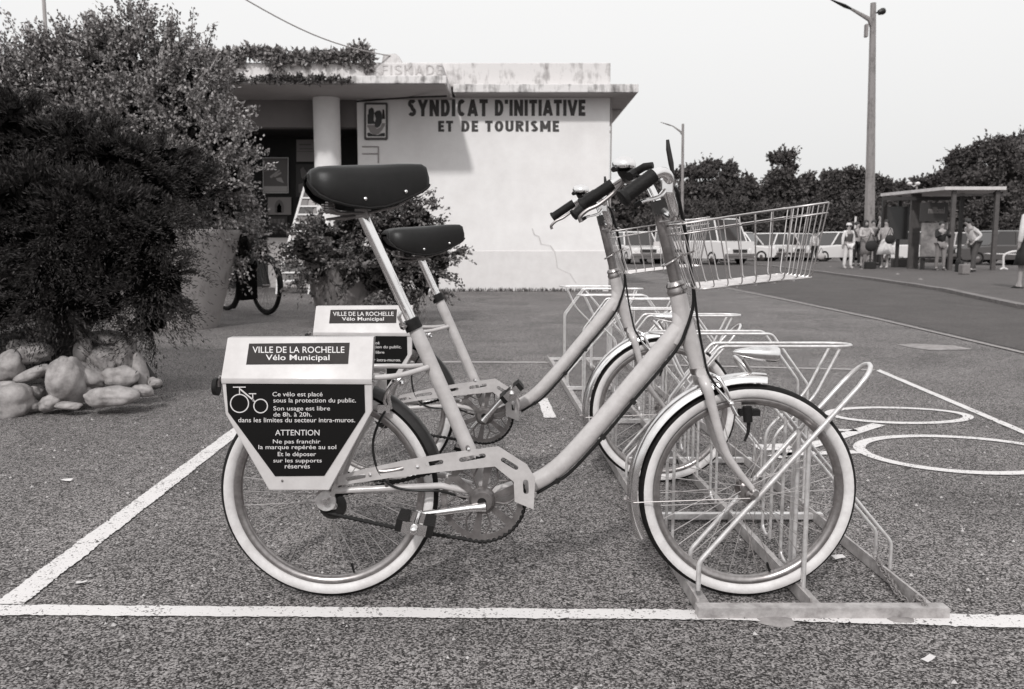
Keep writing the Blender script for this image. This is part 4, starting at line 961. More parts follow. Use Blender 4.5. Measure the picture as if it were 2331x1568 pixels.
poster(674, 374, 720, 448, 1.66, 'dark photographic poster under the pale notice sheet near the column', None, pg4, [([(684, 386), (690, 380), (698, 392), (694, 412), (686, 404)], pg1), ([(702, 386), (708, 398), (704, 420), (700, 400)], pg1), ([(680, 420), (692, 416), (688, 440), (680, 438)], pg1)])
poster(610, 449, 663, 489, 1.66, 'small poster of an arched window below the framed figure poster', None, mat('arch_grey', .24, .7), [([(626, 484), (626, 466), (630, 458), (636, 454), (642, 458), (646, 466), (646, 484)], pg1), ([(631, 484), (631, 470), (636, 462), (641, 470), (641, 484)], pg4)])
poster(612, 492, 654, 522, 1.66, 'dim lowest poster with a row of dark pictures in the porch', None, mat('dim_grey', .045, .7), [([(614 + 9 * k, 498), (621 + 9 * k, 498), (621 + 9 * k, 508), (614 + 9 * k, 508)], pg1) for k in range(4)])
t_ = MB()

# postcard stand in front of the porch
YS = gY(669)
ps = empty('postcard_stand', gp(668, 669), 'tall white sloping stand filled with rows of postcards by the porch', 'display stand')
def SP(x, y): # the leaning face: bottom at YS, leaning back
    return at(x, y, YS + .75 * (642 - y) / 245)
xl = lambda y: 631 + (640 - y) * (702 - 631) / 245.; xr = lambda y: 706 + (640 - y) * (778 - 706) / 245.
fr = MB()
for f_ in (xl, xr): fr.tube([SP(f_(642), 642), SP(f_(395), 395)], .024, 6)
fr.build('frame', M['whitepaint'] if 'whitepaint' in M else mat('white_paint', .72, .6), ps)
for (x, x2) in ((631, 629), (706, 702)): MB().tube([SP(x, 642), at(x2, 670, YS)], .02, 6).build('leg', MATS['white_paint'], ps)
for f_ in (xl, xr): MB().tube([SP(f_(420), 420), at(f_(420) + 6, 640, YS + 1.1)], .012, 6).build('rear_leg', MATS['white_paint'], ps)
nrow = 13
cmats = [mat('card_%s' % n_, v, .6) for n_, v in (('dark', .05), ('dusk', .10), ('mid', .16), ('pale', .28))]
cardmesh = None
for k in range(nrow):
    ya = 640 - k * 245 / nrow; yb_ = ya - 245 / nrow
    MB().hexa([SP(xl(ya), ya) + Vector((0, -.03, -.006)), SP(xr(ya), ya) + Vector((0, -.03, -.006)), SP(xr(ya), ya) + Vector((0, .02, -.006)), SP(xl(ya), ya) + Vector((0, .02, -.006)),
               SP(xl(ya), ya) + Vector((0, -.03, .022)), SP(xr(ya), ya) + Vector((0, -.03, .022)), SP(xr(ya), ya) + Vector((0, .02, .022)), SP(xl(ya), ya) + Vector((0, .02, .022))]).build('shelf', MATS['white_paint'], ps, smooth=False)
    x0, x1 = xl(ya) + 3, xr(ya) - 3; nc = 4
    for j in range(nc):
        a = x0 + (x1 - x0) * (j + .08) / nc; b = x0 + (x1 - x0) * (j + .92) / nc; p = SP(a, ya - 3.2); q = SP(b, ya - 3.2); t1 = SP(b + 1, yb_ + 2.5); t0 = SP(a + 1, yb_ + 2.5)
        MB().add([p, q, t1, t0, p + Vector((0, .004, 0)), q + Vector((0, .004, 0)), t1 + Vector((0, .004, 0)), t0 + Vector((0, .004, 0))], [(0, 1, 2, 3), (7, 6, 5, 4), (0, 4, 5, 1), (3, 2, 6, 7)]).build('postcard', random.choice(cmats), ps, smooth=False)
mb = MB(); mb.add([SP(xl(640) + 2, 640) + Vector((0, .03, 0)), SP(xr(640) - 2, 640) + Vector((0, .03, 0)), SP(xr(397) - 2, 397) + Vector((0, .03, 0)), SP(xl(397) + 2, 397) + Vector((0, .03, 0))], [(0, 1, 2, 3)])
mb.build('backing', mat('stand_backing', .30, .8), ps, smooth=False)

# ------------------------------------------------------------------ planters and plants
def planter(cx_, ytop, ybot, rt, rb, label, nm='conical_planter', m=None):
    Yp = gY(ybot) + rb; x = xat(cx_, Yp); z = zat(ytop, Yp - rt)
    r_ = empty(nm, (x, Yp, 0), label, 'planter', 'concrete planters on the asphalt')
    MB().lathe([(0, .001), (0, rb), (.02, rb + .012), (z - .05, rt - .012), (z - .035, rt), (z, rt), (z, rt - .05), (z - .12, rt - .07), (z - .12, .001)], (x, Yp, 0), (0, 0, 1), 56).build('shell', m or M['concrete'], r_)
    so_ = MB().lathe([(z - .10, .001), (z - .10, rt - .075)], (x, Yp, 0), (0, 0, 1), 30); so_.build('soil', M['soil'], r_)
    return Vector((x, Yp, z))
pA = planter(412, 521, 752, .60, .33, 'tall tapering pale concrete planter whose right side shows beside the dark bush')
pB = planter(330, 600, 754, .45, .36, 'low pale concrete planter almost hidden behind the dark bush')
pC = planter(795, 596, 741, .50, .33, 'streaky concrete planter standing between the two saddles and the white wall', m=streaked('dirty_planter_concrete', .24, .08, .55))
def Bp(px, py, rpx, Y, sy=1., sx=1.):
    r = rpx * Y / F; p = at(px, py, Y); return ((p.x, p.y, p.z), (r * sx, r * .9, r * sy))
def plant(name, base, label, cat='shrub', group=None): return empty(name, base, label, cat, group)
def stems(root, base, ends, m, r0=.02):
    mb = MB()
    for e_ in ends:
        mid = Vector(base).lerp(Vector(e_), .5) + Vector((random.uniform(-.08, .08), random.uniform(-.08, .08), random.uniform(0, .12)))
        mb.tube(smooth_path([base, mid, e_], 5), [r0 * (1 - .85 * i / 10) for i in range(11)], 6)
    return mb.build('stem', m, root)
# dark juniper over the boulders
YJ = 5.0
jun = plant('juniper', (at(150, 556, YJ).x, YJ, 0), 'big dark feathery conifer bush drooping over the pale boulders at the left')
jb = [Bp(-90, 340, 120, YJ), Bp(60, 320, 80, YJ - .1), Bp(190, 370, 85, YJ - .1), Bp(290, 400, 80, YJ), Bp(-60, 500, 130, YJ - .2), Bp(90, 500, 115, YJ - .35), Bp(210, 510, 90, YJ - .35),
      Bp(290, 500, 55, YJ - .2), Bp(40, 600, 80, YJ - .3, .8), Bp(150, 600, 80, YJ - .4, .7), Bp(240, 590, 60, YJ - .3, .8), Bp(375, 385, 50, YJ + .2), Bp(-100, 630, 85, YJ - .2), Bp(300, 570, 40, YJ - .2), Bp(425, 420, 38, YJ + .4), Bp(345, 450, 40, YJ),
      Bp(345, 605, 40, YJ - .3), Bp(330, 668, 36, YJ - .35), Bp(350, 540, 42, YJ - .3), Bp(368, 640, 38, YJ - .3), Bp(345, 720, 26, YJ - .3), Bp(225, 680, 48, YJ - .4), Bp(120, 680, 55, YJ - .5, .6), Bp(10, 680, 60, YJ - .5, .6)]
P_, A_ = clumps(jb, 880, 15, 22, .21, .30, .16, .45, (.72, 1.02), .022, .55)
leaves('foliage', P_, A_, rng.uniform(.007, .017, len(P_)), rng.uniform(.0018, .0038, len(P_)), M['juniper'], jun)
P_, A_ = clumps(jb, 500, 6, 12, .30, .5, .0, .5, (.8, 1.), .02, .5)
leaves('loose_foliage', P_, A_, rng.uniform(.008, .018, len(P_)), rng.uniform(.0018, .0034, len(P_)), M['juniper'], jun)
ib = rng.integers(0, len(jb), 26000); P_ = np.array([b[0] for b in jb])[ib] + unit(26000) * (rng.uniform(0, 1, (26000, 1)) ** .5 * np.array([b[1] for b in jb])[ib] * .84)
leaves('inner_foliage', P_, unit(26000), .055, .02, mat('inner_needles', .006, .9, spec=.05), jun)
stems(jun, Vector((at(150, 556, YJ).x, YJ, .25)), [Vector(b[0]) for b in jb[:12]], M['bark'], .045)
# pale shrub growing from the tall planter
YP_ = pA.y
sh = plant('leafy_shrub', (pA.x, YP_, pA.z - .1), 'tall pale-leaved shrub with loose shoots rising above the dark conifer')
sb = [Bp(-60, 230, 80, YP_), Bp(60, 250, 95, YP_), Bp(170, 200, 95, YP_), Bp(270, 180, 95, YP_), Bp(350, 190, 85, YP_), Bp(400, 240, 85, YP_ - .1), Bp(440, 310, 70, YP_ - .2), Bp(490, 390, 60, YP_ - .3), Bp(455, 190, 45, YP_), Bp(500, 320, 34, YP_ - .3), Bp(300, 310, 110, YP_ - .2),
      Bp(500, 470, 52, YP_), Bp(540, 560, 42, YP_ + .2), Bp(400, 400, 100, YP_ - .2), Bp(525, 410, 38, YP_ - .3), Bp(120, 130, 40, YP_), Bp(220, 120, 40, YP_), Bp(300, 90, 40, YP_), Bp(390, 130, 36, YP_), Bp(30, 170, 40, YP_)]
P_, A_ = clumps(sb, 860, 7, 18, .30, .42, .55, .05, (.6, 1.), .035, .9)
spr = [((60, 130), (8, 22)), ((80, 140), (35, 85)), ((330, 110), (322, 8)), ((350, 90), (336, 20)), ((250, 110), (205, 60)), ((410, 120), (402, 25)), ((430, 130), (440, 20)), ((470, 110), (490, 55)), ((320, 60), (318, 2)), ((100, 140), (78, 95)), ((290, 110), (300, 55)), ((180, 130), (170, 75)), ((530, 280), (582, 243)),
       ((520, 360), (598, 330)), ((530, 350), (580, 352)), ((540, 300), (575, 290)), ((140, 120), (128, 70)), ((500, 420), (575, 405)), ((390, 110), (382, 60)), ((220, 120), (226, 82)), ((460, 130), (475, 100)), ((500, 180), (530, 150))]
Ps, As = [], []
for a, b in spr:
    a3, b3 = at(*a, YP_ - .1), at(*b, YP_ - .1); d = np.array(b3 - a3); n = 60
    t = rng.uniform(0, 1, (n, 1)) ** .7; Ps.append(np.array(a3) + d * t + rng.normal(size=(n, 3)) * .030); As.append(d / np.linalg.norm(d) + unit(n) * .9)
    tag(MB().tube([a3, b3], [.006, .002], 5).build('shoot', M['bark'], sh))
P_ = np.vstack([P_] + Ps); A_ = np.vstack([A_] + As)
leaves('foliage', P_, A_, rng.uniform(.013, .025, len(P_)), rng.uniform(.008, .014, len(P_)), M['shrub'], sh)
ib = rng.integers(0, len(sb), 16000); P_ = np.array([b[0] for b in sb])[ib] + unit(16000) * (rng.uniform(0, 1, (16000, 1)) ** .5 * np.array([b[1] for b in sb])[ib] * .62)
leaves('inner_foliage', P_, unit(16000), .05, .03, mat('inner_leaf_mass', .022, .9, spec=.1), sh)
stems(sh, Vector((pA.x, YP_, pA.z - .1)), [Vector(b[0]) for b in sb], M['bark'], .03)
# shrub in the right-hand planter
YQ = pC.y
s2 = plant('spreading_shrub', (pC.x, YQ, pC.z - .1), 'spreading dark-leaved shrub spilling from the planter behind the two saddles')
sb2 = [Bp(740, 550, 55, YQ), Bp(700, 555, 45, YQ), Bp(800, 520, 60, YQ), Bp(860, 480, 55, YQ), Bp(900, 540, 75, YQ), Bp(930, 600, 60, YQ), Bp(970, 640, 45, YQ), Bp(770, 590, 60, YQ - .2, .6), Bp(860, 600, 60, YQ - .1), Bp(950, 500, 45, YQ), Bp(1000, 590, 35, YQ), Bp(720, 605, 40, YQ - .45), Bp(800, 620, 45, YQ - .5, .7), Bp(860, 630, 50, YQ - .45), Bp(700, 570, 40, YQ - .3)]
P_, A_ = clumps(sb2, 240, 7, 14, .26, .5, .05, .3, (.55, 1.), .035, .9)
Ps, As = [], []
for a, b in (((900, 480), (985, 430)), ((940, 520), (1020, 495)), ((960, 560), (1045, 600)), ((980, 600), (1048, 650)), ((960, 640), (1020, 680)), ((920, 660), (950, 720)), ((950, 500), (1030, 540)), ((880, 640), (905, 700)), ((960, 470), (990, 450)), ((990, 560), (1040, 560))):
    a3, b3 = at(*a, YQ - .1), at(*b, YQ - .1); d = np.array(b3 - a3); n = 70
    t = rng.uniform(0, 1, (n, 1)) ** .8; Ps.append(np.array(a3) + d * t + rng.normal(size=(n, 3)) * .03); As.append(d / np.linalg.norm(d) + unit(n) * .9)
    MB().tube([a3, b3], [.006, .002], 5).build('shoot', M['bark'], s2)
P_ = np.vstack([P_] + Ps); A_ = np.vstack([A_] + As)
leaves('foliage', P_, A_, rng.uniform(.016, .030, len(P_)), rng.uniform(.009, .015, len(P_)), M['shrub2'], s2)
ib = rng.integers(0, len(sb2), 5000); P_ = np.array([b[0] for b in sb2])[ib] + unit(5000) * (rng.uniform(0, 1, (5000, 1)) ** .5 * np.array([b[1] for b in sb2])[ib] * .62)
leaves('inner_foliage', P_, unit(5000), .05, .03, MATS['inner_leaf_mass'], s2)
stems(s2, Vector((pC.x, YQ, pC.z - .1)), [Vector(b[0]) for b in sb2], M['bark'], .025)
# creepers on the roof edge
def creeper(label, spots, Y, n, l, lf):
    r_ = plant('roof_creeper', at(spots[0][0], spots[0][1], Y), label, 'climbing plant', 'creepers growing on the flat roof edge')
    P_, A_ = twigs([Bp(x, y, r, Y) for x, y, r in spots], n, 6, l, .6, .3, 0, .8)
    leaves('foliage', P_, A_, lf, lf * .6, M['shrub'] if lf > .035 else M['shrub2'], r_)
    mb = MB(); sp_ = sorted(spots); mb.tube([at(x, y + r * .4, Y) for x, y, r in sp_], .012, 5); mb.build('runner', M['bark'], r_)
rs = random.Random(4)
creeper('leafy creeper standing up along the top of the left-hand roof parapet', [(x, 138 - rs.uniform(0, 14) - (10 if 560 < x < 600 or 795 < x < 830 else 0), rs.uniform(5, 13)) for x in range(440, 846, 10)] + [(527, 150, 8), (629, 155, 9), (632, 140, 9), (830, 148, 8), (838, 156, 6)], YC + .25, 1500, .12, .038)
creeper('thin dark creeper trailing along the lower canopy edge', [(x, 180 + rs.uniform(-2, 4), rs.uniform(3, 6)) for x in list(range(500, 560, 7)) + list(range(572, 735, 7)) + [752, 758, 775, 790]], YC - .05, 420, .07, .03)

# boulders
st_root = 'pale round boulders heaped under the dark conifer'
stones = [(60, 722, 78, 88, 4.42, 0, 'upper pale boulder cut by the left frame edge'), (212, 652, 104, 62, 4.62, 5, 'broad boulder under the conifer fringe, top left of the heap'), (214, 775, 104, 40, 4.40, -22, 'thin pale tilted boulder between the two left rows'),
          (40, 845, 62, 26, 4.36, 0, 'flat sliver of stone between the two leftmost boulders'), (92, 950, 118, 108, 4.28, -10, 'largest pale boulder at the bottom left corner of the heap'), (222, 888, 52, 52, 4.42, 0, 'grey rounded stone right of the largest boulder'),
          (320, 952, 74, 48, 4.30, -20, 'small pale pointed boulder at the foot of the upright one'), (418, 825, 98, 150, 4.36, 8, 'tall upright egg-shaped boulder in the middle of the heap'), (430, 977, 78, 26, 4.26, 0, 'low flat stone under the upright boulder'),
          (556, 790, 118, 60, 4.46, 28, 'grey slanting boulder right of the upright one'), (520, 650, 52, 92, 4.60, 8, 'dark narrow upright stone in shade at the back'), (645, 690, 92, 82, 4.62, 0, 'large shaded boulder at the back right of the heap'),
          (762, 792, 100, 66, 4.50, 0, 'grey boulder above the bright oblong one'), (702, 918, 150, 66, 4.30, 0, 'bright oblong boulder lying at the front right'), (650, 555, 120, 52, 4.72, 5, 'shaded flat boulder on top of the heap'),
          (792, 650, 66, 100, 4.66, -12, 'tall shaded stone on the right slope'), (882, 770, 38, 110, 4.58, -10, 'slim leaning stone on the right edge'), (898, 882, 54, 40, 4.40, 0, 'small stone at the right foot of the heap'),
          (970, 830, 36, 32, 4.56, 0, 'smallest pale stone lying apart on the right'), (305, 865, 56, 48, 4.50, 0, 'dark stone in the gap left of the upright boulder'), (545, 890, 40, 46, 4.42, 0, 'small dark stone behind the bright oblong one'),
          (125, 605, 66, 44, 4.66, 0, 'shaded stone half under the leaves at the far left'), (205, 975, 40, 36, 4.32, 0, 'little stone wedged beside the largest boulder'), (600, 830, 80, 60, 4.62, 0, 'hidden grey stone filling the heap behind')]
for i, (zx, zy, rx, rz, Y, rot, lab) in enumerate(stones):
    px, py = zx / 2.756, 569 + zy / 2.756; p = at(px, py, Y); kx = Y / F / 2.756
    me = bpy.data.meshes.new('boulder'); bm = bmesh.new(); bmesh.ops.create_icosphere(bm, subdivisions=4, radius=1)
    rr = random.Random(i * 7 + 3); off = Vector((rr.uniform(0, 50), rr.uniform(0, 50), rr.uniform(0, 50)))
    from mathutils import noise as mnoise
    ry = (rx + rz) / 2
    for v in bm.verts:
        c = v.co.copy(); n1 = mnoise.noise(c * .9 + off) * .34 + mnoise.noise(c * 2.3 + off) * .13 + mnoise.noise(c * 6 + off) * .03
        s = 1 / (abs(c.x) ** 2.6 + abs(c.y) ** 2.6 + abs(c.z) ** 2.6) ** (1 / 2.6)
        q = c * (s * .55 + .45) * (1 + n1) ; v.co = Vector((q.x * rx * kx * 1.04, q.y * ry * kx, q.z * rz * kx * 1.04))
    bm.to_mesh(me); bm.free(); me.polygons.foreach_set('use_smooth', [True] * len(me.polygons)); me.materials.append(M['stone'])
    o = bpy.data.objects.new('boulder', me); C.objects.link(o); o.location = p; o.rotation_euler = (0, R(rot), 0)
    tag(o, lab, 'boulder', st_root)

mo = gp(110, 800); mb = MB(); vs = []; n = 30  # added dark mound, stands in for the shade in the gaps between boulders
for (q, h) in ((1.0, 0), (.85, .16), (.6, .30), (.3, .36), (.01, .38)):
    for k in range(n):
        t = 2 * math.pi * k / n; o_ = 1 + .08 * math.sin(3 * t) + .05 * math.sin(7 * t + 1); vs.append(Vector((-2.78 + .62 * q * o_ * math.cos(t), 5.05 + .42 * q * o_ * math.sin(t), h)))
mb.add(vs, [(i * n + k, i * n + (k + 1) % n, (i + 1) * n + (k + 1) % n, (i + 1) * n + k) for i in range(4) for k in range(n)]); tag(mb.build('gap_shade_mound', M['soil']), kind='structure')
# weeds along the foot of the office wall
nw = 900; wx = rng.uniform(XL + .3, XR - .1, nw); P_ = np.stack([wx, YB - .03 - rng.uniform(0, .06, nw), rng.uniform(0, .05, nw)], 1); A_ = unit(nw) * .5 + np.array([0, 0, 1.])
wd0 = leaves('weeds', P_, A_, rng.uniform(.015, .05, nw), .008, M['shrub2'], None); tag(wd0, 'thin line of dry weeds along the foot of the office wall', 'weeds', kind='stuff')
# overhead cable and thin pole
a3, b3 = at(540, -12, 13.0), at(905, 130, YC + .4)
pts = [a3.lerp(b3, t / 14) - Vector((0, 0, .16 * math.sin(math.pi * t / 14))) for t in range(15)]
tag(MB().tube(pts, .011, 6).build('overhead_cable', M['soffit'], base=b3), 'single thin cable running down from the sky to the office roof', 'cable')
pb_ = at(118, 300, 26.0); tag(MB().tube([Vector((pb_.x, 26, 0)), Vector((pb_.x, 26, 8.6))], [.07, .05], 10).build('flagpole', M['soffit'], base=(pb_.x, 26, 0)), 'thin pale pole rising behind the bush at the far left', 'pole')

# ------------------------------------------------------------------ dark bicycle beyond the planters
bagm = mat('black_canvas', .006, .95, spec=.0, noise=.3, nscale=20)
def dark_bike(front_px, ybot, label):
    Yf = gY(ybot) + .15; fcx = xat(front_px, Yf); hd = Vector((.70, -.714, 0)); r = .36; side = Vector((.714, .70, 0))
    fc = Vector((fcx, Yf, r)); rc = fc - hd * 1.06
    root = empty('black_bicycle', (fc - hd * .5) - Vector((0, 0, r)), label, 'bicycle')
    def L3(a, h, s=0.): return rc + hd * a + Vector((0, 0, h - r)) + side * s
    for c in (fc, rc):
        wr_ = empty('wheel', c - root.location); wr_.parent = root
        MB().lathe([(.027 * math.sin(2 * math.pi * k / 12), r - .027 + .027 * math.cos(2 * math.pi * k / 12)) for k in range(12)], c, side, 56, closed_prof=True).build('tyre', M['tyre'], wr_)
        MB().lathe([(-.014, r - .052), (0, r - .066), (.014, r - .052), (0, r - .054)], c, side, 56, closed_prof=True).build('rim', M['chrome_dull'], wr_)
        sp = MB()
        for k in range(28):
            a = 2 * math.pi * k / 28; u = hd * math.cos(a) + Vector((0, 0, math.sin(a))); sp.tube([c + side * (.02 if k % 2 else -.02), c + u * (r - .045)], .0014, 3, cap=False)
        sp.lathe([(-.05, .001), (-.05, .018), (.05, .018), (.05, .001)], c, side, 12)
        tag(sp.build('spokes', M['grey'], wr_), kind='stuff')
    for c, a0, a1 in ((fc, -40, 120), (rc, -20, 170)):
        sec = [(-.03, r + .008), (-.02, r + .022), (.02, r + .022), (.03, r + .008), (.018, r + .018), (-.018, r + .018)]
        MB().lathe(sec, c, side, 26, R(-a1 + 20), R(-a0 + 20), closed_prof=True).build('mudguard', M['rubber'], root)
    fm = MB(); fm.tube([L3(.86, .95), L3(.93, .72)], .02, 10); fm.tube([L3(.92, .75), L3(.42, .30), ], .018, 10); fm.tube([L3(.42, .30), L3(.30, .82)], .016, 10); fm.tube([L3(.88, .86), L3(.32, .76)], .015, 10)
    for s in (-.05, .05): fm.tube([L3(.93, .72, s * .8), L3(1.06, r, s)], .012, 8); fm.tube([L3(.42, .30, s * .6), L3(0, r, s)], .010, 8); fm.tube([L3(.31, .78, s * .5), L3(0, r, s)], .008, 8)
    fm.build('frame', M['dark'], root)
    MB().tube(smooth_path([L3(.70, .98, -.26), L3(.82, 1.0, -.22), L3(.86, .97, 0), L3(.82, 1.0, .22), L3(.70, .98, .26)], 5), .012, 8).build('handlebar', M['grey'], root)
    for s in (-1, 1): MB().tube([L3(.74, .985, .25 * s), L3(.62, .97, .27 * s)], .017, 8).build('grip', M['rubber'], root)
    MB().ball(L3(.96, .80), .10, 14, (1, .85, .75)).build('front_bag', bagm, root)
    for s in (-.12,): MB().box(L3(.80, .40, s), (.10, .26, .44), Matrix.Rotation(R(-27), 3, 'Z')).build('side_bag', bagm, root)
    MB().ball(L3(.26, .92), .12, 12, (.6, 1.1, .35)).build('saddle', M['rubber'], root)
    return root
dark_bike(602, 719, 'black bicycle with a bag, seen nearly end on behind the tall planter')

# ------------------------------------------------------------------ trees
def tree(px, ytop, half, Y, label, m, nm='broadleaf_tree', pointed=False, airy=False, seed=0, base_frac=.25):
    rr = random.Random(seed + px); x = xat(px, Y); H = zat(ytop, Y); r = half * Y / F
    root = empty(nm, (x, Y, 0), label, 'tree', 'trees behind the car park')
    tm = MB(); tm.tube([Vector((x, Y, 0)), Vector((x + .1 * r, Y, H * .35)), Vector((x, Y, H * .75))], [.22, .17, .06], 8)
    for k in range(5):
        a = rr.uniform(0, 6.28); tm.tube([Vector((x, Y, H * rr.uniform(.25, .5))), Vector((x + r * .6 * math.cos(a), Y + r * .6 * math.sin(a), H * rr.uniform(.55, .8)))], [.09, .03], 5)
    tm.build('trunk', M['bark'], root)
    blobs = []; nb = 30 if not airy else 16
    for k in range(nb):
        t = rr.uniform(0, 1); h = H * (base_frac + (1 - base_frac) * (.12 + .80 * t)); w_ = r * (1.0 - (.62 * t if pointed else .45 * t * t)) * .78
        a = rr.uniform(0, 6.28); q = w_ * rr.uniform(.3, 1.)
        br_ = r * rr.uniform(.28, .42) * (1 - .22 * t)
        blobs.append(((x + q * math.cos(a), Y + q * .7 * math.sin(a), min(h, H - br_ * .8)), (br_, br_ * .9, br_ * .72)))
    n = 2800 if not airy else 1000
    P_, A_ = twigs(blobs, n, 8, r * .12, .9, .15, 0, .8)
    P2, A2 = twigs(blobs, n // 4, 8, r * .30, 1.0, .25, 0, .6); P_ = np.vstack([P_, P2]); A_ = np.vstack([A_, A2])
    leaves('crown', P_, A_, rng.uniform(.4, 1.1, len(P_)) * .0024 * Y, rng.uniform(.4, 1.1, len(P_)) * .0016 * Y, m, root)
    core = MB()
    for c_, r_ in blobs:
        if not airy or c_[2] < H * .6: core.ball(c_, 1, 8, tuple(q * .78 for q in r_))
    core.build('inner_crown', MATS.get('hazed_inner_leaves') or mat('hazed_inner_leaves', .055, .95, noise=.5, nscale=2, spec=.05), root)  # core colour lifted as well, in place of haze over the far trees
tl = [(1565, 372, 52, 62, 'rounded dark tree just right of the handlebars'), (1612, 358, 60, 60, 'broad dark tree to the right of the far street lamp'), (1660, 334, 48, 63, 'airy tree with a thin feathery top'),
      (1705, 395, 40, 66, 'low tree filling the dip between the feathery and the pointed one'), (1776, 334, 62, 56, 'darkest tall tree with a pointed double crown'), (1838, 392, 48, 66, 'medium tree right of the pointed one'),
      (1888, 380, 46, 64, 'flat-topped pine-like tree left of the tall lamp post'), (1938, 374, 48, 66, 'spreading tree immediately left of the tall lamp post'), (1990, 392, 50, 62, 'tree crown directly behind the tall lamp post'),
      (2040, 408, 44, 72, 'lowest tree in the gap right of the tall lamp post'), (2092, 396, 50, 70, 'middling tree above the left end of the shelter'), (2140, 378, 55, 66, 'tree rising toward the big dark group above the shelter'),
      (2196, 330, 70, 58, 'tall tree on the left shoulder of the big dark group'), (2262, 294, 88, 56, 'tallest and broadest dark tree above the shelter'), (2330, 302, 80, 58, 'tall dark tree cut by the right frame edge')]
for i, (px, yt, hf, Y, lab) in enumerate(tl):
    tree(px, yt, hf, Y, lab, M['tree'] if i not in (2,) else M['tree2'], pointed=(i in (4,)), airy=(i == 2), seed=i, base_frac=.12)
hl = [(1500, 455, 50, 'low pale bush behind the bicycle baskets'), (1590, 440, 48, 'rounded lighter bush in front of the trees, left'), (1690, 436, 46, 'rounded lighter bush between the two taller trees'), (1745, 450, 40, 'small bush at the foot of the pointed tree'),
      (1880, 432, 50, 'lighter bush left of the tall lamp post'), (1950, 440, 45, 'bush at the foot of the tall lamp post'), (2050, 440, 46, 'bush seen through the shelter at its left'), (2130, 445, 46, 'bush seen through the middle of the shelter'), (2220, 440, 50, 'bush seen through the right of the shelter'), (2310, 440, 50, 'bush at the right frame edge behind the cars')]
for i, (px, yt, hf, lab) in enumerate(hl):
    Y = 53 + (i % 3); x = xat(px, Y); H = zat(yt, Y); r = hf * Y / F
    root = empty('background_bush', (x, Y, 0), lab, 'bush', 'bushes in front of the trees')
    blobs = [((x + random.uniform(-.6, .6) * r, Y + random.uniform(-.4, .4) * r, H * random.uniform(.3, .72)), (r * .5, r * .45, H * .28)) for k in range(7)]
    P_, A_ = twigs(blobs, 1500, 7, r * .12, .9, .1, 0, .8)
    leaves('crown', P_, A_, rng.uniform(.06, .13, len(P_)), .06, M['tree2'], root)
    MB().tube([Vector((x, Y, 0)), Vector((x, Y, H * .6))], [.12, .05], 6).build('trunk', M['bark'], root)
# the wood behind them reads as one mass
wr_ = tag(empty('woodland', (xat(1950, 82), 82, 0)), 'dense dark wood closing the view behind the single trees', 'woodland', kind=None)
blobs = []
for k in range(70):
    px = 1380 + 1050 * k / 69; Y = 82 + random.uniform(-2, 2); top_ = (402 if px < 2020 else 414 if px < 2120 else 385) + 9 * math.sin(k * .9) + random.uniform(-8, 8)
    z = zat(top_, Y); blobs.append(((xat(px, Y), Y, z * .5), (1.6, 1.4, z * .5)))
    blobs.append(((xat(px, Y), Y, z * .25), (1.7, 1.2, z * .3)))
P_, A_ = twigs(blobs, 15000, 6, .7, .9, .1, 0, .8)
lo = leaves('woodland', P_, A_, rng.uniform(.15, .40, len(P_)), .2, M['tree'], None)
tag(lo, 'dense dark wood closing the view behind the single trees', 'woodland', kind='stuff'); bpy.data.objects.remove(wr_)

# ------------------------------------------------------------------ lamp posts
def lamp(px, ybase, ytop, wb, wt, arm, label, extra=True):
    Y = gY(ybase); x = xat(px, Y); H = zat(ytop, Y); s = Y / F
    root = empty('street_lamp', (x, Y, 0), label, 'street lamp', 'street lamps with one arm')
    top = Vector((at(px + (8 if extra else 2), ytop, Y).x, Y, H)); bot = Vector((x, Y, 0))
    MB().tube([bot, bot.lerp(top, .5), top], [wb * s / 2, (wb + wt) * s / 4, wt * s / 2], 8).build('post', M['lamp'], root, angle=20)
    jt = [at(px_, py_, Y) for px_, py_ in arm]
    MB().tube(jt[:3], [wt * .55 * s, wt * .42 * s, wt * .22 * s], 8).build('arm', M['lamp'], root)
    MB().tube([jt[2], jt[2].lerp(jt[3], .3), jt[3]], [wt * .30 * s, wt * .48 * s, wt * .16 * s], 10, flat=.6).build('lantern', M['dark'] if extra else M['lamp'], root)
    if extra:
        MB().lathe([(0, .001), (0, .10), (.16, .14), (.26, .11), (.3, .001)], at(px + 20, ytop + 22, Y), (1, 0, .35), 14).build('loudspeaker', M['dark'], root)
        MB().tube([at(px + 2, ytop + 22, Y), at(px + 18, ytop + 22, Y)], .03, 6).build('loudspeaker_bracket', M['dark'], root)
        MB().box(at(px - 8, 70, Y), (.10, .2, .5)).build('arm_socket', M['lamp'], root)
M['lamp'] = streaked('grey_lamp_concrete', .22, .09, .5)
lamp(1979, 603, 7, 26, 13, [(1986, 60), (1978, 44), (1936, 20), (1890, -1)], 'tall concrete street lamp beside the bus shelter with a loudspeaker near its top')
lamp(1552, 596, 282, 8, 5.5, [(1552, 305), (1549, 300), (1531, 287), (1503, 278)], 'shorter distant street lamp rising behind the handlebars', False)
Y = 50; x = xat(2079, Y); r_ = empty('street_lamp', (x, Y, 0), 'tiny twin-headed lamp among the trees above the shelter roof', 'street lamp')
MB().tube([Vector((x, Y, 0)), Vector((x, Y, zat(424, Y)))], [.08, .05], 6).build('post', M['lamp'], r_)
for s in (-1, 1): MB().ball(at(2079 + 9 * s, 418, Y), .16, 8, (1, 1, .7)).tube([at(2079, 424, Y), at(2079 + 9 * s, 419, Y)], .03, 5).build('lantern', M['whitewall'], r_)
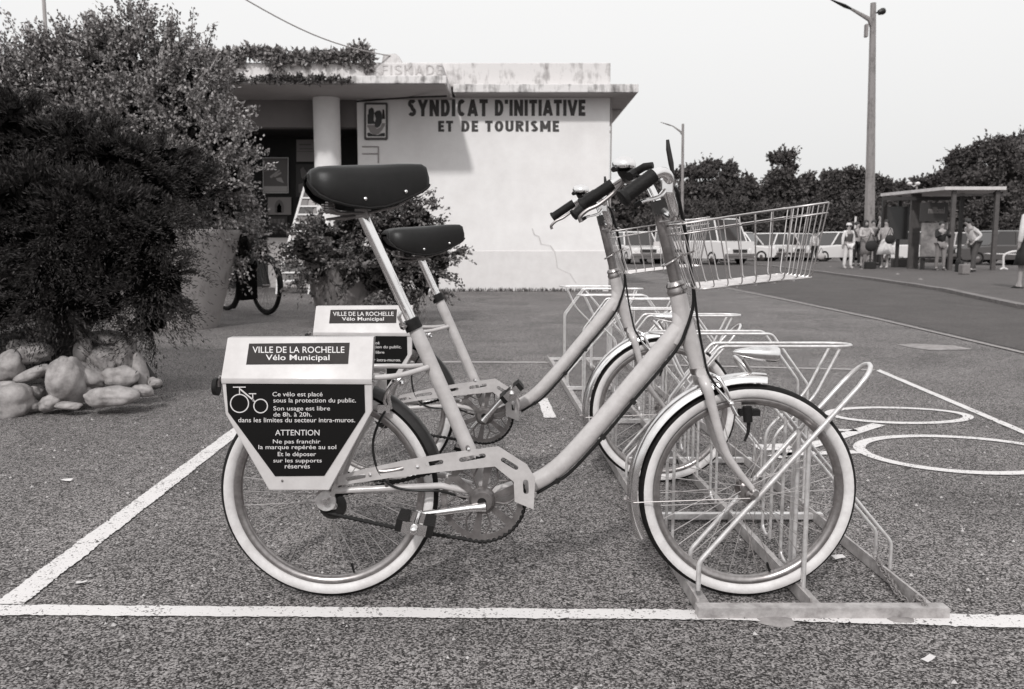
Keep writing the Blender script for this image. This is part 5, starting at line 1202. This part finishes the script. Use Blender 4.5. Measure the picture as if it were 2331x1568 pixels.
for (px, y0, y1, lab) in ((1944, 493, 532, 'thin white marker post left of the tall lamp'),):
    Y = 44; tag(MB().tube([Vector((xat(px, Y), Y, 0)), Vector((xat(px, Y), Y, zat(y0, Y)))], .05, 6).build('marker_post', M['whitewall'], base=(xat(px, Y), Y, 0)), lab, 'post')

# ------------------------------------------------------------------ bus shelter
YSh = gY(619, ); ZP = .05
def S3(px, py, d=0.): return at(px, py, YSh + d)
bs = empty('bus_shelter', (xat(2165, YSh), YSh, ZP), 'open-sided bus shelter with a flat pale roof and poster panels', 'bus shelter')
alu = mat('shelter_metal', .085, .5, .3, noise=.2, nscale=10); drk = mat('shelter_dark', .03, .5, .2)
# roof: near edge right, receding to the left
A1, A2 = S3(2150, 432), S3(2290, 432); A3 = at(2210, 440, YSh + 3.6); A4 = at(1998, 456, YSh + 3.6)
A3 = Vector((A3.x, A3.y, A1.z)); A4 = Vector((xat(1998, YSh + 3.6), YSh + 3.6, A1.z))
dz = Vector((0, 0, .10))
MB().hexa([A1, A2, A3, A4, A1 + dz, A2 + dz, A3 + dz, A4 + dz]).build('roof', mat('shelter_roof', .50, .6, noise=.15, nscale=4), bs, smooth=False)
def post(px, d, w_=.10, m=alu, top=None):
    x = xat(px, YSh + d); z1 = (top if top else A1.z - .004)
    MB().hexa([Vector((x - w_ / 2, YSh + d - .05, ZP)), Vector((x + w_ / 2, YSh + d - .05, ZP)), Vector((x + w_ / 2, YSh + d + .05, ZP)), Vector((x - w_ / 2, YSh + d + .05, ZP))] + [Vector((x - w_ / 2, YSh + d - .05, z1)), Vector((x + w_ / 2, YSh + d - .05, z1)), Vector((x + w_ / 2, YSh + d + .05, z1)), Vector((x - w_ / 2, YSh + d + .05, z1))]).build('post', m, bs, smooth=False)
post(2164, .2, .12); post(2262, .2, .13); post(2183, 1.9, .10, drk); post(2079, 2.0, .33, alu); post(2042, 3.4, .10, drk); post(2006, 3.4, .10, drk)
def panel(name, x0, x1, y0, y1, d, m, t=.05):
    p0, p1 = at(x0, y1, YSh + d), at(x1, y0, YSh + d); bx(name, p0.x, p1.x, YSh + d, YSh + d + t, max(p0.z, ZP + .02), p1.z, m, bs)
panel('advert_panel', 2093, 2158, 461, 504, 1.0, drk)
panel('lower_panel', 2093, 2158, 507, 598, 1.04, mat('poster_mottle', .14, .6, noise=.8, nscale=2.2, lo=.03, hi=.30))
panel('back_glass', 2010, 2070, 470, 545, 3.3, mat('smoky_glass', .02, .1, spec=.6))
panel('beam', 2008, 2160, 448, 456, 1.6, drk); panel('gutter', 2166, 2290, 441, 446, .25, alu, .03)
t_ = MB()
text(t_, 'millbaal', (2112, -486), (2150, -471), lambda x, y, h: at(x, -y, YSh + .985), .03); t_.build('lettering', mat('dim_print', .14, .6), bs, smooth=False)
bx('bench', xat(2092, YSh + .9), xat(2158, YSh + .9), YSh + .6, YSh + .95, .42, .47, drk, bs)
for px in (2098, 2152): bx('bench_leg', xat(px, YSh + .9) - .03, xat(px, YSh + .9) + .03, YSh + .7, YSh + .9, ZP, .418, drk, bs)

# ------------------------------------------------------------------ cars
gl = mat('car_glass', .035, .06, 0, spec=.6); tyr = M['tyre']; hubm = M['chrome_dull']
def car(px, Y, ang, col, label, Lc=4.0, Hc=1.42, Wc=1.6, kind='saloon', z=0.):
    """ang: heading in degrees, 0 = nose to the right of the picture, -90 = nose to the camera"""
    x = xat(px, Y); root = empty('parked_car', (x, Y, z), label, 'car', 'cars parked beyond the bus stop'); c_, s_ = math.cos(R(ang)), math.sin(R(ang))
    def G(a, b, h): return Vector((x + a * c_ - b * s_, Y + a * s_ + b * c_, z + h))
    h = Lc / 2; w_ = Wc / 2
    low = [(-h, .34), (-h + .02, .72), (-h * .55, .84), (h * .30, .84), (h - .06, .72), (h, .36), (h - .1, .24), (-h + .1, .24)]
    if kind == 'van': low = [(-h, .34), (-h, 1.0), (-h * .5, 1.02), (h * .7, 1.02), (h - .05, .98), (h, .40), (h - .08, .26), (-h + .1, .26)]
    mb = MB(); vs = []; n = len(low)
    for (bb_, sc_) in ((-w_, .0), (-w_ * .96, .04), (w_ * .96, .04), (w_, .0)):
        ins = 1 if abs(bb_) == w_ else 0
        for (a, hh) in low: vs.append(G(a * (.985 if ins else 1), bb_, hh - (.05 if (ins and hh > .6) else 0)))
    mb.add(vs, [tuple(range(n))[::-1], tuple(3 * n + i for i in range(n))] + [(r * n + i, r * n + (i + 1) % n, (r + 1) * n + (i + 1) % n, (r + 1) * n + i) for r in range(3) for i in range(n)])
    mb.build('body', col, root, angle=30)
    zt = Hc
    if kind == 'saloon': cb = (-h * .62, -h * .42, h * .18, h * .42)
    elif kind == 'van': cb = (-h + .05, -h + .10, h * .60, h * .78)
    else: cb = (-h + .12, -h + .42, h * .16, h * .42)
    zb_ = .83 if kind != 'van' else 1.0
    cab_ = MB(); wi, wo = w_ * .80, w_ * .93
    cab_.hexa([G(cb[0], -wo, zb_), G(cb[3], -wo, zb_), G(cb[3], wo, zb_), G(cb[0], wo, zb_), G(cb[1], -wi, zt - .03), G(cb[2], -wi, zt - .03), G(cb[2], wi, zt - .03), G(cb[1], wi, zt - .03)])
    cab_.build('cabin', gl, root, smooth=False)
    rf = MB(); rf.hexa([G(cb[1] - .02, -wi - .01, zt - .028), G(cb[2] + .03, -wi - .01, zt - .028), G(cb[2] + .03, wi + .01, zt - .028), G(cb[1] - .02, wi + .01, zt - .028), G(cb[1] + .08, -wi + .08, zt + .02), G(cb[2] - .08, -wi + .08, zt + .02), G(cb[2] - .08, wi - .08, zt + .02), G(cb[1] + .08, wi - .08, zt + .02)])
    rf.build('roof', col, root, smooth=False)
    for sgn in (-1, 1):
        for (a0, a1) in ((cb[0], cb[1]), (cb[3], cb[2]), ((cb[0] + cb[3]) / 2 - .1, (cb[1] + cb[2]) / 2 - .1)):
            MB().tube([G(a0, sgn * (wo + .004), zb_), G(a1, sgn * (wi + .006), zt - .03)], .035, 5).build('window_pillar', col, root)
        for a in (-h * .62, h * .64):
            wl = empty('wheel', G(a, sgn * (w_ - .08), .29) - root.location); wl.parent = root; axd = (G(0, 1, 0) - G(0, 0, 0)) * sgn
            MB().lathe([(-.08, .001), (-.08, .27), (-.05, .29), (.05, .29), (.085, .26), (.085, .18)], G(a, sgn * (w_ - .08), .29), axd, 20).build('tyre', tyr, wl)
            MB().lathe([(.06, .18), (.07, .12), (.09, .05), (.09, .001)], G(a, sgn * (w_ - .08), .29), axd, 16).build('hubcap', hubm, wl)
        MB().lathe([(0, .001), (0, .10), (.03, .08), (.035, .001)], G(h - .03, sgn * w_ * .68, .60), G(1, 0, 0) - G(0, 0, 0), 14).build('headlight', M['glass'], root)
        MB().box(G(-h + .0, sgn * w_ * .75, .62), (.06, .2, .14), Matrix.Rotation(R(ang), 3, 'Z')).build('tail_light', drk, root)
    for a in (-h - .04, h + .04): MB().box(G(a, 0, .42), (.09, Wc * .98, .10), Matrix.Rotation(R(ang), 3, 'Z')).build('bumper', M['chrome_dull'], root, smooth=False)
    MB().box(G(h - .0, 0, .58), (.04, Wc * .45, .14), Matrix.Rotation(R(ang), 3, 'Z')).build('grille', drk, root, smooth=False)
    return root
cw_ = mat('white_car_paint', .62, .3, coat=.4); cg_ = mat('light_grey_car_paint', .42, .3, coat=.4); cd_ = mat('dark_car_paint', .06, .3, coat=.4); cm_ = mat('grey_car_paint', .20, .3, coat=.4)
car(1688, 43, -35, cw_, 'white saloon seen behind the near basket, left of two', Hc=1.45)
car(1750, 44, -140, cw_, 'white hatchback behind the near basket, right of two', Lc=3.6, kind='hatch')
car(1815, 45, -60, cg_, 'light car half hidden behind the front bars of the near basket', Lc=3.8)
car(1900, 42, -158, cw_, 'white saloon parked just left of the man in the white hat', Lc=4.2, Hc=1.45)
car(2046, 41, 195, cw_, 'white saloon glimpsed between the summer dress and the shelter post', Lc=4.2, Hc=1.45)
car(2130, 42, 170, cg_, 'light hatchback seen through the poster panel of the shelter', Lc=3.8, kind='hatch')
car(2195, 43, -110, cw_, 'white car mostly hidden behind the leaning man', Lc=3.8)
car(2268, 36, 188, cd_, 'dark saloon parked behind the right half of the shelter', Lc=4.4, Hc=1.42)
car(2010, 47, -150, cm_, 'grey saloon in the second row behind the waiting group', Lc=4.2, Hc=1.42)
car(2095, 48, -120, cw_, 'white car in the second row seen past the wide shelter post', Lc=3.9, Hc=1.5)
car(2170, 49, -60, cd_, 'dark car in the second row behind the man in the black jacket', Lc=4.0, Hc=1.45)
car(1780, 50, -90, cd_, 'dark car in the second row behind the two white cars', Lc=4.0, Hc=1.45)
car(1850, 49, -120, cm_, 'grey car in the second row left of the white-capped man', Lc=4.0, Hc=1.45)
car(2240, 49, -100, cg_, 'light car in the second row above the dark saloon', Lc=4.0, Hc=1.5)
car(2350, 38, 178, cm_, 'grey estate car cut by the right frame edge', Lc=4.3, kind='hatch')
car(1604, 38, -60, cw_, 'white panel van with dark windows behind the crossing baskets', Lc=4.3, Hc=1.95, Wc=1.75, kind='van')
car(1530, 40, -100, cg_, 'pale van seen between the two handlebar stems', Lc=4.2, Hc=1.95, Wc=1.7, kind='van')
car(1446, 39, -80, cw_, 'small white hatchback next to the office corner', Lc=3.6, kind='hatch')

# ------------------------------------------------------------------ people
def skin_mesh(name, nodes, edges, m, parent, root_i=0, sub=1):
    me = bpy.data.meshes.new(name); me.from_pydata([tuple(p) for p, r in nodes], edges, [])
    o = bpy.data.objects.new(name, me); C.objects.link(o); md = o.modifiers.new('s', 'SKIN'); md.use_smooth_shade = True
    for i, (p, r) in enumerate(nodes):
        rr_ = r if isinstance(r, tuple) else (r, r)
        me.skin_vertices[0].data[i].radius = rr_; me.skin_vertices[0].data[i].use_root = (i == root_i)
    sb_ = o.modifiers.new('u', 'SUBSURF'); sb_.levels = sub; sb_.render_levels = sub
    dg = bpy.context.evaluated_depsgraph_get(); m2 = bpy.data.meshes.new_from_object(o.evaluated_get(dg)); m2.name = name
    bpy.data.objects.remove(o); bpy.data.meshes.remove(me); m2.materials.clear(); m2.materials.append(m)
    m2.polygons.foreach_set('use_smooth', [True] * len(m2.polygons))
    o = bpy.data.objects.new(name, m2); C.objects.link(o); o.parent = parent
    return o
skin_m = mat('skin', .28, .6); hair_m = mat('dark_hair', .02, .6)
cl = {k: mat('cloth_' + k, v, .85, noise=.15, nscale=12) for k, v in (('white', .60), ('pale', .38), ('mid', .17), ('darkgrey', .06), ('black', .014))}
def person(px, yf, ytop, label, top='white', legs='darkgrey', vest=None, face=-90, lean=0., arms=((.0, 0.), (.0, 0.)), skirt=None, hat=None, shoes='darkgrey', step=.06, Y=None, z0=0., sleeves=True, hair=True, long_hair=False):
    Y = gY(yf) if Y is None else Y; x = xat(px, Y)
    if z0: Y = gp(px, yf, z0).y; x = xat(px, Y)
    Ht = zat(ytop, Y) - z0; k = Ht / 1.75; root = empty('person', (x, Y, z0), label, 'person')
    fa = R(face); fx, fy = math.cos(fa), math.sin(fa); sx, sy = -fy, fx     # forward and left axes
    def J(f, s, h):
        fl = f + (math.sin(R(lean)) * (h - .9) if h > .9 else 0); hl_ = .9 + (h - .9) * math.cos(R(lean)) if h > .9 else h
        return Vector(((fl * fx + s * sx) * k, (fl * fy + s * sy) * k, hl_ * k))
    N = []; E = []
    def add(p, r, par=None):
        N.append((p, tuple(q * k for q in r) if isinstance(r, tuple) else r * k)); i = len(N) - 1
        if par is not None: E.append((par, i))
        return i
    pel = add(J(0, 0, .95), (.14, .10)); wst = add(J(0, 0, 1.12), (.125, .09), pel); ch = add(J(0, 0, 1.34), (.15, .10), wst); nk = add(J(.0, 0, 1.49), .052, ch); h1 = add(J(.015, 0, 1.58), .078, nk); h2 = add(J(.01, 0, 1.67), .082, h1)
    add(J(.095, 0, 1.60), .016, h1)
    AR = []
    for s, (af, ae) in zip((-1, 1), arms):
        sh_ = add(J(0, .17 * s, 1.42), .058, ch); el = add(J(.06 * math.sin(R(af)) + .22 * math.sin(R(af)), .235 * s, 1.42 - .28 * math.cos(R(af))), .043, sh_)
        e0 = N[el][0]; t = af + ae; fo = (J(.235 * math.sin(R(t)), 0, 0) - J(0, 0, 0)); wr = add(e0 + Vector((fo.x, fo.y, -.235 * k * math.cos(R(t)))) - Vector((sx, sy, 0)) * (.10 * s * k * math.sin(R(min(ae, 90)))), .030, el)
        w0 = N[wr][0]; d = (w0 - e0).normalized(); pm = add(w0 + d * .07 * k, (.032, .018), wr); p0 = N[pm][0]
        sd_ = d.cross(Vector((fx, fy, .01))).normalized()
        for q, ln in enumerate((.07, .08, .075, .06)): 
            a = add(p0 + d * ln * .55 * k + sd_ * (q - 1.5) * .018 * k, .0085, pm); add(p0 + d * ln * k + sd_ * (q - 1.5) * .021 * k + Vector((fx, fy, 0)) * .02 * k, .0075, a)
        add(w0 + d * .05 * k + Vector((fx, fy, 0)) * .045 * k, .010, wr)
        AR.append((sh_, el, wr))
    LG = []
    for s in (-1, 1):
        f_ = step * s; hp = add(J(0, .09 * s, .90), .085, pel); kn = add(J(f_ * .6 + .02, .10 * s, .49), .056, hp); an = add(J(f_, .105 * s, .09), .036, kn); to = add(J(f_ + .16, .115 * s, .03), (.036, .025), an); he = add(J(f_ - .05, .105 * s, .035), .03, an)
        LG.append((hp, kn, an, to, he))
    skin_mesh('body', N, E, skin_m, root)
    up = {}
    def sub_(ids, grow, extra=None):
        n2 = []; mp = {}
        for i in ids:
            mp[i] = len(n2); r = N[i][1]; r = tuple(q + grow * k for q in r) if isinstance(r, tuple) else r + grow * k; n2.append((N[i][0], r))
        return n2, [(mp[a], mp[b]) for a, b in E if a in mp and b in mp]
    ids = [pel, wst, ch] + ([i for a in AR for i in a] if sleeves else [a[0] for a in AR])
    n2, e2 = sub_(ids, .014); skin_mesh('shirt', n2, e2, cl[top], root)
    if vest:
        n2, e2 = sub_([pel, wst, ch, AR[0][0], AR[1][0]], .024); skin_mesh('jacket', n2, e2, cl[vest], root)
    if skirt:
        mb = MB(); nn = 26; ringz = ((1.10, .125, .10), (.95, .165, .14), (.72, skirt * .8, skirt * .66), (.50, skirt, skirt * .8)); vs = []
        for (h, ra, rb) in ringz:
            for j in range(nn):
                t = 2 * math.pi * j / nn; w2 = 1 + (.06 * math.sin(5 * t) if h < .8 else 0); vs.append(Vector((x, Y, z0)) + J(rb * w2 * math.cos(t), ra * w2 * math.sin(t), h))
        mb.add(vs, [(i * nn + j, i * nn + (j + 1) % nn, (i + 1) * nn + (j + 1) % nn, (i + 1) * nn + j) for i in range(3) for j in range(nn)]); so_ = mb.build('skirt', cl[legs], root)
        md = so_.modifiers.new('t', 'SOLIDIFY'); md.thickness = .01
    else:
        ids = [pel] + [i for a in LG for i in a[:3]]; n2, e2 = sub_(ids, .020); skin_mesh('trousers', n2, e2, cl[legs], root)
    for a in LG:
        n2, e2 = sub_(a[2:], .010); skin_mesh('shoe', n2, e2, cl[shoes], root)
    hd_ = Vector((x, Y, z0)) + J(0, 0, 1.655); up_ = (J(0, 0, 1.7) - J(0, 0, 1.6)).normalized()
    if hair: MB().lathe([(-.045 * k if not long_hair else -.20 * k, .088 * k if not long_hair else .10 * k), (0, .099 * k), (.05 * k, .088 * k), (.085 * k, .05 * k), (.098 * k, .001)], hd_ - Vector((fx, fy, 0)) * .022 * k, up_, 16).build('hair', hair_m, root)
    for s in (-1, 1): MB().ball(Vector((x, Y, z0)) + J(.082, .03 * s, 1.625), .011 * k, 6).build('eye', hair_m, root)
    if hat: MB().lathe([(-.005, .12 * k), (0, .12 * k), (.005 * k, .10 * k), (.06 * k, .095 * k), (.085 * k, .06 * k), (.09 * k, .001)], hd_ + up_ * .025 * k, up_, 18).build('hat', cl[hat], root)
    return root, (x, Y, k)
person(1930, 612, 508, 'man in a white cap, dark waistcoat and white trousers by the kerb', top='white', legs='white', vest='darkgrey', hat='white', shoes='pale', z0=.05, face=-80)
person(1949, 606, 504, 'figure in dark clothes standing behind the man in the white cap', top='darkgrey', legs='black', z0=.05, face=-60)
person(1969, 610, 500, 'woman in a pale blouse and grey skirt holding a dark bag at her waist', top='pale', legs='mid', skirt=.20, z0=.05, arms=((20, 70), (25, 75)), long_hair=True)
person(1986, 606, 500, 'dark-haired person half hidden behind the woman in the pale blouse', top='darkgrey', legs='darkgrey', z0=.05, face=-120)
person(2003, 605, 484, 'tall person in a light shirt standing behind the woman in the flared dress', top='pale', legs='darkgrey', z0=.05, face=160)
person(2015, 611, 499, 'woman in a flared pale summer skirt with a dark shoulder bag', top='pale', legs='white', skirt=.30, z0=.05, face=-130, arms=((10, 60), (15, 80)), shoes='pale', sleeves=False)
person(2141, 616, 503, 'man in a black jacket and light trousers with his hands together', top='black', legs='mid', vest='black', z0=.05, arms=((25, 95), (25, 95)))
person(2218, 620, 492, 'man in a white shirt and dark trousers leaning forward over his luggage', top='white', legs='darkgrey', z0=.05, lean=24, face=190, arms=((-30, 70), (-30, 70)), step=.12, shoes='black')
person(2340, 662, 452, 'person in a white top and long black skirt cut by the right frame edge', top='white', legs='black', skirt=.26, face=120, arms=((0, 5), (0, 10)), hair=True, shoes='black')
person(1853, 609, 526, 'man in a white shirt and black trousers seen through the front of the near basket', top='white', legs='black', Y=37, face=-70)
person(1655, 590, 522, 'dark figure standing between the white van and the parked cars', top='darkgrey', legs='mid', Y=41, face=-100)
person(1466, 592, 528, 'person in dark trousers standing near the small white car by the office corner', top='mid', legs='black', Y=40, face=-60)

# luggage and other small things at the stop
def bag(px, yb, w_, h_, label, m, cat='bag', z0=.05, d=.25):
    g = gp(px, yb, z0); r_ = empty('suitcase' if cat == 'suitcase' else 'bag', g, label, cat)
    o = bx('case', g.x - w_ / 2, g.x + w_ / 2, g.y, g.y + d, z0, z0 + h_, m, r_, .03)
    MB().tube(bend_path([g + Vector((-.09, d / 2, h_)), g + Vector((-.08, d / 2, h_ + .06)), g + Vector((.08, d / 2, h_ + .06)), g + Vector((.09, d / 2, h_))], .03), .012, 6).build('handle', drk, r_)
bag(2199, 625, .22, .28, 'pale suitcase standing at the leaning man\'s feet', cl['mid'], 'suitcase')
bag(2187, 619, .16, .32, 'narrow dark bag left of the pale suitcase', cl['black'])
bag(2052, 608, .60, .30, 'dark bulky bag on the ground right of the woman in the flared skirt', cl['darkgrey'])
bag(2076, 604, .32, .16, 'small white parcel by the wide shelter post', cl['white'])
bag(1983, 612, .34, .24, 'small dark bag on the pavement among the waiting group', cl['black'])
for (px, py, R_, lab) in ((1982, 560, .20, 'large dark round bag held by the woman in the pale blouse'), (2025, 545, .17, 'dark shoulder bag against the back of the woman in the flared skirt'), (1868, 583, .17, 'round pale bag hanging beside the man in black trousers')):
    Y = gY(612) - .25 if px > 1900 else 36.9
    if px > 1900: Y = gp(px, 612, .05).y - .25
    p = at(px, py, Y); r_ = empty('handbag', p, lab, 'handbag'); MB().ball(p, R_, 14, (1, .5, .9)).build('pouch', cl['pale'] if px < 1900 else cl['black'], r_)
    MB().tube([p + Vector((-R_ * .7, 0, R_ * .5)), p + Vector((0, 0, R_ * 2.2)), p + Vector((R_ * .7, 0, R_ * .5))], .015, 6).build('strap', cl['black'], r_)
g = gp(2282, 613, .05); br_ = empty('tubular_barrier', g, 'white tubular barrier with splayed feet by the right post of the shelter', 'barrier')
def gb(px, py, d=0.): return at(px, py, g.y + d)
MB().tube(bend_path([gb(2283, 612), gb(2283, 580), gb(2300, 573), gb(2322, 571)], .1), .035, 8).build('rail', M['whitewall'], br_)
MB().tube([gb(2240, 577), gb(2316, 579)], .02, 6).build('cross_rail', M['whitewall'], br_)
MB().tube([gb(2276, 614), gb(2283, 609), gb(2292, 614)], .04, 6).build('foot', M['whitewall'], br_)
for (px, py) in ((1960, 616), (2042, 628), (1890, 610), (2094, 641)):
    blob('mortar_patch', px, py, .07, .05, .075, px)
